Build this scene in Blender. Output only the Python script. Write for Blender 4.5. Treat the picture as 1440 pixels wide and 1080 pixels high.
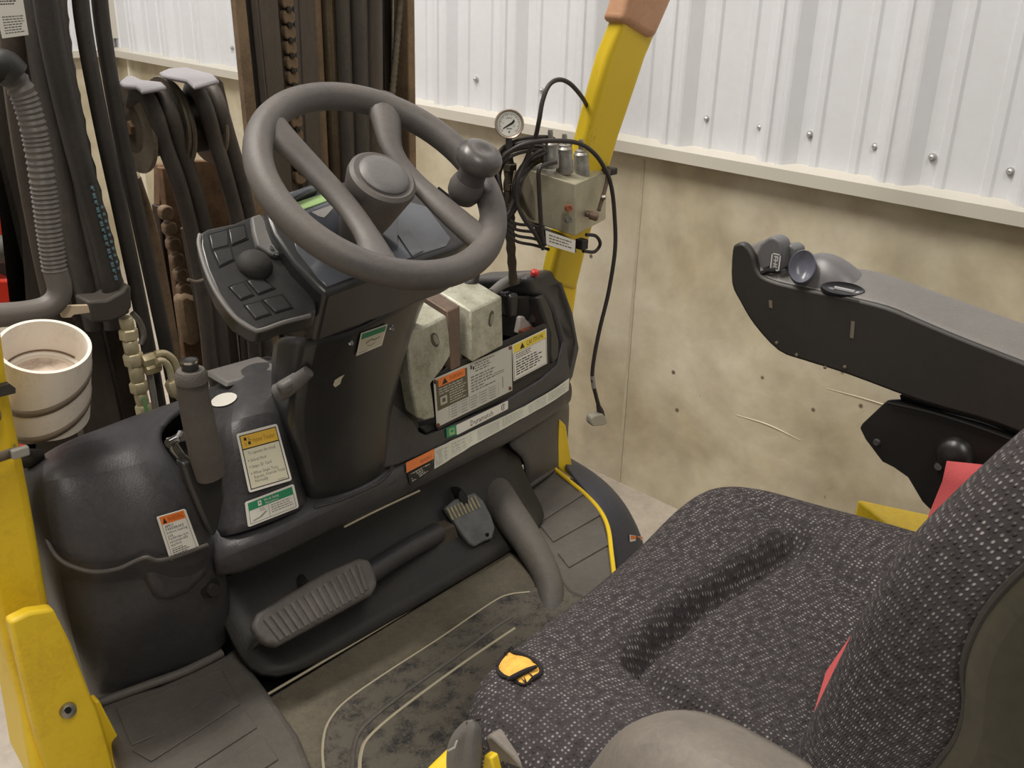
import bpy, bmesh, math, random
from mathutils import Vector, Matrix
from mathutils.bvhtree import BVHTree
for o in list(bpy.data.objects): bpy.data.objects.remove(o)
SC = bpy.context.scene
COL = SC.collection
random.seed(7)
# ---------------------------------------------------------------- camera
FPX = 1400.0
pit, yaw, rol = math.radians(23.2), math.radians(45.5), math.radians(1.6)
CAM = Vector((0, 0, 1.5))
fw = Vector((math.sin(yaw)*math.cos(pit), math.cos(yaw)*math.cos(pit), -math.sin(pit)))
r0 = Vector((math.cos(yaw), -math.sin(yaw), 0)); d0 = fw.cross(r0)
rt = math.cos(rol)*r0 - math.sin(rol)*d0
dn = math.sin(rol)*r0 + math.cos(rol)*d0
cd = bpy.data.cameras.new('camera'); cam = bpy.data.objects.new('camera', cd); COL.objects.link(cam)
cd.sensor_width = 36; cd.lens = 36*FPX/1440; cd.clip_start = 0.02
cam.matrix_world = Matrix(((rt.x, -dn.x, -fw.x, CAM.x), (rt.y, -dn.y, -fw.y, CAM.y), (rt.z, -dn.z, -fw.z, CAM.z), (0, 0, 0, 1)))
SC.camera = cam
# ---------------------------------------------------------------- world and lights
w = bpy.data.worlds.new('world'); SC.world = w; w.use_nodes = True
w.node_tree.nodes['Background'].inputs[0].default_value = (0.95, 0.93, 0.88, 1)
w.node_tree.nodes['Background'].inputs[1].default_value = 0.28
def area(name, loc, target, sx, sy, power, col):
    l = bpy.data.lights.new(name, 'AREA'); l.shape = 'RECTANGLE'; l.size = sx; l.size_y = sy
    l.energy = power; l.color = col
    o = bpy.data.objects.new(name, l); COL.objects.link(o); o.location = loc
    o.rotation_euler = (Vector(target)-Vector(loc)).to_track_quat('-Z', 'Y').to_euler()
    return o
area('ceiling_lamp', (0.1, 2.0, 4.4), (0.3, 2.0, 0), 0.5, 2.4, 150, (1.0, 0.95, 0.87))
area('ceiling_lamp', (0.0, 4.4, 4.4), (0.4, 4.2, 0), 0.5, 1.6, 70, (1.0, 0.97, 0.92))
area('ceiling_lamp', (-0.4, -1.6, 4.4), (0.2, -1.0, 0), 0.5, 2.4, 80, (1.0, 0.95, 0.87))
SC.view_settings.view_transform = 'Standard'; SC.view_settings.look = 'None'
SC.view_settings.gamma = 1; SC.view_settings.use_curve_mapping = False
SC.view_settings.exposure = -0.02
# ---------------------------------------------------------------- measuring: a photo pixel meets a plane in the room
AX = {'x': 0, 'y': 1, 'z': 2}
def ray(px, py): return fw + rt*((px-720)/FPX) + dn*((py-540)/FPX)
def P(px, py, ax, val):
    v = ray(px, py); a = AX[ax]; return CAM + v*((val-CAM[a])/v[a])
def PP(px, py, p0, n):
    v = ray(px, py); return CAM + v*((Vector(p0)-CAM).dot(n)/v.dot(n))
def D(px, py, d): return CAM + ray(px, py)*d
# ---------------------------------------------------------------- materials
def lin(c): return tuple(((x/255)/12.92 if x/255 <= .04045 else ((x/255+.055)/1.055)**2.4) for x in c)
MATS = {}
def M(name, rgb, rough=.5, metal=0, var=.0, vscale=8, rgb2=None, bump=0, bscale=150, spec=.5, coat=0, thresh=(.4, .7), stretch=None):
    if name in MATS: return MATS[name]
    m = bpy.data.materials.new(name); m.use_nodes = True; nt = m.node_tree; N = nt.nodes; L = nt.links
    b = N['Principled BSDF']; c = lin(rgb)
    b.inputs['Base Color'].default_value = (*c, 1); b.inputs['Roughness'].default_value = rough
    b.inputs['Metallic'].default_value = metal; b.inputs['Specular IOR Level'].default_value = spec
    b.inputs['Coat Weight'].default_value = coat
    tc = N.new('ShaderNodeTexCoord'); vec = tc.outputs['Object']
    if stretch:
        mp = N.new('ShaderNodeMapping'); mp.inputs['Scale'].default_value = stretch; L.new(vec, mp.inputs[0]); vec = mp.outputs[0]
    if rgb2 or var:
        n = N.new('ShaderNodeTexNoise'); n.inputs['Scale'].default_value = vscale; n.inputs['Detail'].default_value = 8; n.inputs['Roughness'].default_value = .65
        L.new(vec, n.inputs['Vector'])
        nh = N.new('ShaderNodeTexNoise'); nh.inputs['Scale'].default_value = vscale*14; nh.inputs['Detail'].default_value = 5; nh.inputs['Distortion'].default_value = 1.2
        L.new(vec, nh.inputs['Vector'])
        mxn = N.new('ShaderNodeMix'); mxn.inputs[0].default_value = .33; L.new(n.outputs['Fac'], mxn.inputs[2]); L.new(nh.outputs['Fac'], mxn.inputs[3])
        r = N.new('ShaderNodeValToRGB'); r.color_ramp.elements[0].position = thresh[0]; r.color_ramp.elements[1].position = thresh[1]
        c2 = lin(rgb2) if rgb2 else tuple(min(1, x*(1+var)) for x in c)
        c1 = c if rgb2 else tuple(x*(1-var) for x in c)
        r.color_ramp.elements[0].color = (*c1, 1); r.color_ramp.elements[1].color = (*c2, 1)
        L.new(mxn.outputs[0], r.inputs[0]); L.new(r.outputs[0], b.inputs['Base Color'])
        mr = N.new('ShaderNodeMapRange'); mr.inputs[3].default_value = max(0, rough-.08); mr.inputs[4].default_value = min(1, rough+.15)
        L.new(n.outputs['Fac'], mr.inputs[0]); L.new(mr.outputs[0], b.inputs['Roughness'])
    if bump:
        n2 = N.new('ShaderNodeTexNoise'); n2.inputs['Scale'].default_value = bscale; n2.inputs['Detail'].default_value = 4
        L.new(vec, n2.inputs['Vector'])
        bp = N.new('ShaderNodeBump'); bp.inputs['Strength'].default_value = bump; bp.inputs['Distance'].default_value = .002
        L.new(n2.outputs['Fac'], bp.inputs['Height']); L.new(bp.outputs[0], b.inputs['Normal'])
    MATS[name] = m; return m
plastic = M('black_plastic', (56, 55, 58), .38, var=0, vscale=6, rgb2=(82, 79, 78), bump=.25, bscale=400, spec=.45, thresh=(.42, .8))
plastic_dk = M('dark_plastic', (36, 34, 33), .5, rgb2=(52, 48, 44), vscale=9, bump=.2, bscale=300, thresh=(.45, .75))
shiny = M('glossy_plastic', (44, 43, 43), .3, rgb2=(66, 64, 62), vscale=10, thresh=(.5, .85), spec=.6)
wheelmat = M('wheel_rubber', (84, 80, 79), .5, rgb2=(108, 101, 94), vscale=9, bump=.15, bscale=500, thresh=(.35, .8))
knobmat = M('knob_plastic', (78, 74, 73), .3, rgb2=(92, 87, 84), vscale=9, spec=.55)
capmat = M('cap_plastic', (92, 90, 90), .42, rgb2=(112, 108, 106), vscale=14)
greyp = M('grey_plastic', (104, 101, 99), .5, rgb2=(120, 115, 110), vscale=10, bump=.1)
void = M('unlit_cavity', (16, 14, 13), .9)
yellow = M('yellow_paint', (236, 200, 44), .38, rgb2=(212, 172, 40), vscale=7, bump=.08, bscale=60, spec=.5, thresh=(.5, .75))
yellow2 = M('worn_yellow_paint', (228, 196, 46), .42, rgb2=(150, 118, 40), vscale=16, bump=.2, bscale=60, thresh=(.6, .72), stretch=(1, 1, .4))
concrete = M('concrete', (196, 184, 156), .85)
steel = M('steel', (168, 166, 160), .38, .85, rgb2=(120, 112, 98), vscale=14, bump=.2, bscale=120)
zinc = M('zinc_casting', (190, 188, 172), .5, .25, rgb2=(138, 134, 112), vscale=22, bump=.5, bscale=90, thresh=(.4, .65))
brownst = M('stained_steel', (120, 98, 82), .5, .3, rgb2=(84, 76, 70), vscale=25, bump=.3)
chrome = M('chrome', (200, 200, 200), .18, 1)
brass = M('brass_fitting', (212, 200, 166), .35, .35, rgb2=(168, 152, 112), vscale=40, bump=.2)
rust = M('rusty_steel', (112, 84, 58), .8, rgb2=(62, 46, 34), vscale=30, bump=.6, bscale=120)
rust_lt = M('grimy_brown_steel', (132, 110, 84), .7, rgb2=(84, 66, 50), vscale=12, bump=.4, bscale=90)
grease = M('greasy_black_steel', (52, 44, 38), .4, rgb2=(78, 66, 54), vscale=9, bump=.3, bscale=60)
railmat = M('mast_steel', (74, 68, 62), .45, .2, rgb2=(96, 86, 76), vscale=8, bump=.3, bscale=60, stretch=(1, 1, .3))
hose = M('hose_rubber', (62, 57, 53), .55, rgb2=(88, 80, 72), vscale=10, bump=.35, bscale=220, stretch=(1, 1, .4))
hose_dk = M('black_hose_rubber', (44, 41, 38), .5, rgb2=(60, 55, 50), vscale=14, bump=.3, bscale=220)
cable = M('cable_rubber', (48, 42, 40), .5)
white = M('white_panel_paint', (222, 224, 229), .28, rgb2=(214, 215, 219), vscale=2, spec=.6)
flash = M('flashing_paint', (200, 195, 184), .4)
pvc = M('pvc', (226, 218, 208), .42, rgb2=(196, 184, 168), vscale=12, thresh=(.5, .75))
pvc_dirt = M('pvc_dirty_bottom', (206, 190, 176), .6, rgb2=(130, 108, 92), vscale=40)
alu = M('aluminium_block', (186, 180, 158), .4, .35, rgb2=(160, 152, 128), vscale=6, bump=.1)
red = M('red_paint', (214, 58, 38), .45)
strapred = M('red_webbing', (186, 78, 80), .8, bump=.5, bscale=900)
paper = M('sticker_white', (226, 222, 212), .45)
paper_g = M('sticker_grey', (186, 184, 172), .5, rgb2=(170, 168, 156), vscale=60)
paper_y = M('sticker_cream', (214, 208, 184), .45)
ink = M('ink_black', (34, 32, 30), .6)
ink_g = M('ink_grey', (110, 108, 100), .6)
lt_ink = M('ink_light_grey', (148, 145, 134), .6)
olive = M('label_dark_brown', (92, 84, 62), .5)
orange = M('label_orange', (234, 126, 52), .5)
lyellow = M('label_yellow', (236, 208, 70), .5)
lgold = M('label_gold', (222, 178, 66), .5)
green = M('label_green', (44, 138, 96), .5)
greenp = M('label_pale_green', (150, 180, 120), .5)
foam = M('yellow_foam', (240, 186, 84), .9, rgb2=(214, 150, 60), vscale=60, bump=1, bscale=200, thresh=(.45, .7))
tape = M('brown_tape', (206, 160, 128), .5, rgb2=(186, 138, 104), vscale=16, bump=.6, bscale=30)
tie = M('cable_tie_nylon', (120, 108, 94), .4)
navy = M('fender_dark_blue', (70, 72, 84), .45, rgb2=(84, 84, 92), vscale=6)
teal = M('teal_ink', (96, 128, 138), .6)
screen = M('display_glass', (88, 91, 98), .12, coat=.6, rgb2=(78, 80, 86), vscale=5)
copper = M('copper_plug', (170, 104, 76), .4, .5)
floorplate = M('dusty_floor_plate', (112, 104, 88), .6, rgb2=(78, 72, 62), vscale=9, bump=.3, bscale=120, thresh=(.35, .65))
rubber = M('floor_rubber', (84, 80, 76), .6, rgb2=(106, 100, 92), vscale=7, bump=.3, bscale=300, thresh=(.4, .75))
wornmat = M('worn_floor_mat', (96, 90, 80), .7, rgb2=(42, 41, 41), vscale=24, bump=.8, bscale=90, thresh=(.48, .6))
dialmat = M('dial_face', (232, 230, 222), .4)
redb = M('red_button', (210, 60, 56), .4)
# concrete: blotches, pale scratches, dark pits and formwork lines
def make_concrete(m, floor=False):
    nt = m.node_tree; N = nt.nodes; L = nt.links; b = N['Principled BSDF']
    tc = N.new('ShaderNodeTexCoord')
    n1 = N.new('ShaderNodeTexNoise'); n1.inputs['Scale'].default_value = 2.3; n1.inputs['Detail'].default_value = 9; n1.inputs['Roughness'].default_value = .62
    n1.inputs['Distortion'].default_value = .4
    L.new(tc.outputs['Object'], n1.inputs['Vector'])
    r1 = N.new('ShaderNodeValToRGB'); e = r1.color_ramp.elements
    e[0].position = .32; e[0].color = (*lin((172, 159, 132)), 1); e[1].position = .68; e[1].color = (*lin((212, 203, 184)), 1)
    k = e.new(.5); k.color = (*lin((194, 184, 160)), 1)
    L.new(n1.outputs['Fac'], r1.inputs[0])
    n2 = N.new('ShaderNodeTexNoise'); n2.inputs['Scale'].default_value = 9; n2.inputs['Detail'].default_value = 10; L.new(tc.outputs['Object'], n2.inputs['Vector'])
    mx = N.new('ShaderNodeMix'); mx.data_type = 'RGBA'; mx.blend_type = 'OVERLAY'; mx.inputs[0].default_value = .38
    L.new(r1.outputs[0], mx.inputs[6]); L.new(n2.outputs['Fac'], mx.inputs[7])
    # pits
    v = N.new('ShaderNodeTexVoronoi'); v.inputs['Scale'].default_value = 11; L.new(tc.outputs['Object'], v.inputs['Vector'])
    rp = N.new('ShaderNodeValToRGB'); rp.color_ramp.elements[0].position = .05; rp.color_ramp.elements[1].position = .09
    L.new(v.outputs['Distance'], rp.inputs[0])
    n3 = N.new('ShaderNodeTexNoise'); n3.inputs['Scale'].default_value = 3.3; L.new(tc.outputs['Object'], n3.inputs['Vector'])
    rg = N.new('ShaderNodeMath'); rg.operation = 'LESS_THAN'; rg.inputs[1].default_value = .5; L.new(n3.outputs['Fac'], rg.inputs[0])
    mmx = N.new('ShaderNodeMath'); mmx.operation = 'MAXIMUM'; L.new(rp.outputs[0], mmx.inputs[0]); L.new(rg.outputs[0], mmx.inputs[1])
    mx2 = N.new('ShaderNodeMix'); mx2.data_type = 'RGBA'; mx2.inputs[6].default_value = (*lin((104, 92, 74)), 1)
    L.new(mmx.outputs[0], mx2.inputs[0]); L.new(mx.outputs[2], mx2.inputs[7]); L.new(mx2.outputs[2], b.inputs['Base Color'])
    bp = N.new('ShaderNodeBump'); bp.inputs['Strength'].default_value = .35; bp.inputs['Distance'].default_value = .01
    L.new(n2.outputs['Fac'], bp.inputs['Height']); L.new(bp.outputs[0], b.inputs['Normal'])
make_concrete(concrete)
def make_fabric():
    m = bpy.data.materials.new('speckled_seat_fabric'); m.use_nodes = True; nt = m.node_tree; N = nt.nodes; L = nt.links; b = N['Principled BSDF']
    tc = N.new('ShaderNodeTexCoord')
    mp = N.new('ShaderNodeMapping'); mp.inputs['Rotation'].default_value = (0, 0, .12); mp.inputs['Scale'].default_value = (1, .75, 1)
    L.new(tc.outputs['UV'], mp.inputs[0])
    v = N.new('ShaderNodeTexVoronoi'); v.voronoi_dimensions = '2D'; v.inputs['Scale'].default_value = 235; v.inputs['Randomness'].default_value = .28
    L.new(mp.outputs[0], v.inputs['Vector'])
    r = N.new('ShaderNodeValToRGB'); r.color_ramp.elements[0].position = .12; r.color_ramp.elements[0].color = (1, 1, 1, 1)
    r.color_ramp.elements[1].position = .33; r.color_ramp.elements[1].color = (0, 0, 0, 1)
    L.new(v.outputs['Distance'], r.inputs[0])
    n = N.new('ShaderNodeTexNoise'); n.inputs['Scale'].default_value = 110; n.inputs['Detail'].default_value = 3; L.new(tc.outputs['UV'], n.inputs['Vector'])
    rn = N.new('ShaderNodeValToRGB'); rn.color_ramp.elements[0].position = .42; rn.color_ramp.elements[1].position = .62; L.new(n.outputs['Fac'], rn.inputs[0])
    nb = N.new('ShaderNodeTexNoise'); nb.inputs['Scale'].default_value = 9; nb.inputs['Detail'].default_value = 4; L.new(tc.outputs['UV'], nb.inputs['Vector'])
    rb = N.new('ShaderNodeMapRange'); rb.inputs[1].default_value = .3; rb.inputs[2].default_value = .7; rb.inputs[3].default_value = .45; rb.inputs[4].default_value = 1.0; L.new(nb.outputs['Fac'], rb.inputs[0])
    m1 = N.new('ShaderNodeMath'); m1.operation = 'MULTIPLY'; L.new(r.outputs[0], m1.inputs[0]); L.new(rn.outputs[0], m1.inputs[1])
    m2 = N.new('ShaderNodeMath'); m2.operation = 'MULTIPLY'; L.new(m1.outputs[0], m2.inputs[0]); L.new(rb.outputs[0], m2.inputs[1])
    base = N.new('ShaderNodeMix'); base.data_type = 'RGBA'; base.inputs[6].default_value = (*lin((42, 39, 40)), 1); base.inputs[7].default_value = (*lin((78, 72, 73)), 1)
    L.new(n.outputs['Fac'], base.inputs[0])
    mx = N.new('ShaderNodeMix'); mx.data_type = 'RGBA'; L.new(m2.outputs[0], mx.inputs[0]); L.new(base.outputs[2], mx.inputs[6]); mx.inputs[7].default_value = (*lin((172, 166, 165)), 1)
    L.new(mx.outputs[2], b.inputs['Base Color']); b.inputs['Roughness'].default_value = .9; b.inputs['Specular IOR Level'].default_value = .2
    bp = N.new('ShaderNodeBump'); bp.inputs['Strength'].default_value = .6; bp.inputs['Distance'].default_value = .002
    L.new(r.outputs[0], bp.inputs['Height']); L.new(bp.outputs[0], b.inputs['Normal'])
    return m
fabric = make_fabric()
# ---------------------------------------------------------------- mesh helpers
def link(name, me, mat=None, parent=None, smooth=True):
    o = bpy.data.objects.new(name, me); COL.objects.link(o)
    if mat is not None and not me.materials: me.materials.append(mat)
    if smooth:
        for p in me.polygons: p.use_smooth = True
        try: me.set_sharp_from_angle(angle=math.radians(38))
        except Exception: pass
    if parent is not None:
        o.parent = parent; o.matrix_parent_inverse = parent_world(parent).inverted()
    return o
def parent_world(p):
    m = p.matrix_basis.copy(); q = p
    if q.parent is not None: m = parent_world(q.parent) @ q.matrix_parent_inverse @ m
    return m
def thing(name, label, cat, loc=(0, 0, 0), group=None):
    o = bpy.data.objects.new(name, None); COL.objects.link(o); o.location = loc; o.empty_display_size = .05
    o['label'] = label; o['category'] = cat
    if group: o['group'] = group
    return o
def tag(o, label, cat, group=None):
    o['label'] = label; o['category'] = cat
    if group: o['group'] = group
    return o
def struct(o): o['kind'] = 'structure'; return o
def mesh(name, vs, fs, mat, parent=None, bevel=0, sub=0, smooth=True, segs=2, solid=0):
    me = bpy.data.meshes.new(name); me.from_pydata([tuple(v) for v in vs], [], fs); me.validate()
    bm = bmesh.new(); bm.from_mesh(me); bmesh.ops.recalc_face_normals(bm, faces=bm.faces); bm.to_mesh(me); bm.free()
    o = link(name, me, mat, parent, smooth)
    if solid: md = o.modifiers.new('s', 'SOLIDIFY'); md.thickness = solid; md.offset = -1
    if bevel: md = o.modifiers.new('b', 'BEVEL'); md.width = bevel; md.segments = segs; md.limit_method = 'ANGLE'; md.angle_limit = math.radians(35)
    if sub: md = o.modifiers.new('u', 'SUBSURF'); md.levels = sub; md.render_levels = sub
    return o
def prism(name, pts, vec, mat, parent=None, bevel=0, smooth=True, segs=2, sub=0):
    n = len(pts); vec = Vector(vec) if not callable(vec) else vec
    a = [Vector(p) for p in pts]; b = [p+(vec(p) if callable(vec) else vec) for p in a]
    fs = [list(range(n)), list(range(2*n-1, n-1, -1))]
    fs += [[i, (i+1) % n, n+(i+1) % n, n+i] for i in range(n)]
    return mesh(name, a+b, fs, mat, parent, bevel, sub, smooth, segs)
def ppoly(name, pix, ax, val, vec, mat, parent=None, bevel=0, **k):
    return prism(name, [P(x, y, ax, val) for x, y in pix], vec, mat, parent, bevel, **k)
def box(name, c, s, mat, parent=None, bevel=0, rot=None, segs=2):
    c = Vector(c); R = rot if rot is not None else Matrix.Identity(3)
    vs = [c + R @ Vector((sx*s[0]/2, sy*s[1]/2, sz*s[2]/2)) for sx in (-1, 1) for sy in (-1, 1) for sz in (-1, 1)]
    fs = [[0, 1, 3, 2], [4, 6, 7, 5], [0, 4, 5, 1], [2, 3, 7, 6], [0, 2, 6, 4], [1, 5, 7, 3]]
    return mesh(name, vs, fs, mat, parent, bevel, segs=segs)
def catmull(pts, n=6, closed=False):
    pts = [Vector(p) for p in pts]; out = []; N = len(pts)
    rng = N if closed else N-1
    for i in range(rng):
        p0 = pts[(i-1) % N] if closed or i > 0 else pts[0]*2-pts[1]
        p1, p2 = pts[i], pts[(i+1) % N]
        p3 = pts[(i+2) % N] if closed or i+2 < N else pts[-1]*2-pts[-2]
        for k in range(n):
            t = k/n
            out.append(.5*((2*p1)+(p2-p0)*t+(2*p0-5*p1+4*p2-p3)*t*t+(3*p1-p0-3*p2+p3)*t**3))
    if not closed: out.append(pts[-1])
    return out
def tube(name, pts, r, mat, parent=None, seg=12, n=6, closed=False, flat=None, ridges=None, smoothpath=True):
    """r: number or list per control point; flat: (normal, ratio) squashes the section along a direction; ridges: (pitch, depth)"""
    if isinstance(r, (int, float)): r = [r]*len(pts)
    if smoothpath:
        path = catmull(pts, n, closed); rr = [v.x for v in catmull([Vector((a, 0, 0)) for a in r], n, closed)]
    else: path = [Vector(p) for p in pts]; rr = list(r)
    if ridges:
        pitch, dep = ridges; np_, nr = [path[0]], [rr[0]]; acc = 0; up = True
        dense = []
        for i in range(len(path)-1):
            L = (path[i+1]-path[i]).length; k = max(1, int(L/(pitch/2)))
            for j in range(k): dense.append((path[i].lerp(path[i+1], j/k), rr[i]))
        path = [d[0] for d in dense]; rr = [d[1]*(1 if i % 2 else 1-dep) for i, d in enumerate(dense)]
    N = len(path); vs = []; fs = []; prev = None
    for i, p in enumerate(path):
        if closed: t = path[(i+1) % N]-path[i-1]
        else: t = path[min(i+1, N-1)]-path[max(i-1, 0)]
        t = t.normalized()
        if flat: u = t.cross(flat[0]).normalized()
        elif prev is None: u = t.orthogonal().normalized()
        else: u = (prev - t*prev.dot(t)).normalized()
        prev = u; v = t.cross(u)
        for k in range(seg):
            a = 2*math.pi*k/seg
            vs.append(p + u*math.cos(a)*rr[i] + v*math.sin(a)*rr[i]*(flat[1] if flat else 1))
    M_ = N if closed else N-1
    for i in range(M_):
        for k in range(seg):
            a = i*seg+k; b = i*seg+(k+1) % seg; c = ((i+1) % N)*seg+(k+1) % seg; d = ((i+1) % N)*seg+k
            fs.append([a, b, c, d])
    if not closed: fs += [list(range(seg))[::-1], [(N-1)*seg+k for k in range(seg)]]
    return mesh(name, vs, fs, mat, parent)
def lathe(name, prof, o, axis, mat, parent=None, seg=32, bevel=0, smooth=True):
    o = Vector(o); axis = Vector(axis).normalized(); u = axis.orthogonal().normalized(); v = axis.cross(u)
    vs = []; fs = []
    for (r, h) in prof:
        for k in range(seg):
            a = 2*math.pi*k/seg; vs.append(o+axis*h+(u*math.cos(a)+v*math.sin(a))*max(r, 1e-5))
    for i in range(len(prof)-1):
        for k in range(seg): fs.append([i*seg+k, i*seg+(k+1) % seg, (i+1)*seg+(k+1) % seg, (i+1)*seg+k])
    fs += [list(range(seg))[::-1], [(len(prof)-1)*seg+k for k in range(seg)]]
    return mesh(name, vs, fs, mat, parent, bevel)
def loft(name, rows, mat, parent=None, sub=2, solid=.004, uvs=0, closed_u=False, thick_dir=None, crease=None):
    """rows: equal-length point lists; open sheet given thickness by solidify; UV in metres"""
    R = len(rows); Cn = len(rows[0]); vs = [Vector(p) for r_ in rows for p in r_]; fs = []
    for i in range(R-1):
        for j in range(Cn-1 + (1 if closed_u else 0)):
            fs.append([i*Cn+j, i*Cn+(j+1) % Cn, (i+1)*Cn+(j+1) % Cn, (i+1)*Cn+j])
    me = bpy.data.meshes.new(name); me.from_pydata([tuple(v) for v in vs], [], fs)
    if uvs:
        uv = me.uv_layers.new(name='UVMap'); ul = [[0]*Cn for _ in range(R)]; vl = [[0]*Cn for _ in range(R)]
        for i in range(R):
            for j in range(1, Cn): ul[i][j] = ul[i][j-1]+(Vector(rows[i][j])-Vector(rows[i][j-1])).length
            off = ul[i][Cn//2]
            for j in range(Cn): ul[i][j] -= off
        for j in range(Cn):
            for i in range(1, R): vl[i][j] = vl[i-1][j]+(Vector(rows[i][j])-Vector(rows[i-1][j])).length
        for lp in me.loops:
            i, j = divmod(lp.vertex_index, Cn); uv.data[lp.index].uv = (ul[i][j], vl[i][j])
    o = link(name, me, mat, parent)
    for p in me.polygons: p.use_smooth = True
    if sub: md = o.modifiers.new('u', 'SUBSURF'); md.levels = sub; md.render_levels = sub
    if solid: md = o.modifiers.new('s', 'SOLIDIFY'); md.thickness = solid; md.offset = -1 if thick_dir is None else thick_dir
    return o
def join_meshes(name, parts, mat, parent=None):
    """parts: list of (verts, faces)"""
    vs = []; fs = []
    for v, f in parts:
        b = len(vs); vs += v; fs += [[b+i for i in q] for q in f]
    return mesh(name, vs, fs, mat, parent)
# ray hit on finished geometry
def bvh(objs):
    bpy.context.view_layer.update(); dg = bpy.context.evaluated_depsgraph_get(); vs = []; fs = []
    for o in objs:
        e = o.evaluated_get(dg); me = e.to_mesh(); b = len(vs); mw = e.matrix_world
        vs += [mw @ v.co for v in me.vertices]; fs += [[b+i for i in p.vertices] for p in me.polygons]; e.to_mesh_clear()
    return BVHTree.FromPolygons(vs, fs)
def hit(px, py, tree):
    v = ray(px, py).normalized(); l, n, i, d = tree.ray_cast(CAM, v)
    if l is None:
        for k in range(1, 60):
            l, n, i, d = tree.ray_cast(CAM, ray(px+(900-px)*k*.01, py+(850-py)*k*.01).normalized())
            if l is not None: print('NEAR HIT', px, py, k); break
    if l is None: print('NOHIT', px, py); return P(px, py, 'z', .8), Vector((0, 0, 1))
    if n.dot(v) > 0: n = -n
    return l, n
# ---------------------------------------------------------------- stickers
FONT = {}
def text_geo(s):
    if s in FONT: return FONT[s]
    c = bpy.data.curves.new('t', 'FONT'); c.body = s; c.size = 1; c.resolution_u = 1
    o = bpy.data.objects.new('t', c); COL.objects.link(o)
    dg = bpy.context.evaluated_depsgraph_get(); dg.update()
    me = bpy.data.meshes.new_from_object(o.evaluated_get(dg))
    vs = [v.co.xy.copy() for v in me.vertices]; fs = [list(p.vertices) for p in me.polygons]
    bpy.data.objects.remove(o); bpy.data.curves.remove(c); bpy.data.meshes.remove(me)
    if not vs: vs = [Vector((0, 0))]
    FONT[s] = (vs, fs, max(v.x for v in vs)); return FONT[s]
def surf4(c):
    """c: corner points top-left, top-right, bottom-right, bottom-left; u right, v down"""
    c = [Vector(p) for p in c]; n = (c[2]-c[0]).cross(c[3]-c[1]).normalized(); ce = sum(c, Vector())/4; c = [p-n*(p-ce).dot(n) for p in c]
    if n.dot(CAM-c[0]) < 0: n = -n
    return lambda u, v, h=0: c[0]*(1-u)*(1-v)+c[1]*u*(1-v)+c[2]*u*v+c[3]*(1-u)*v + n*h
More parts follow.
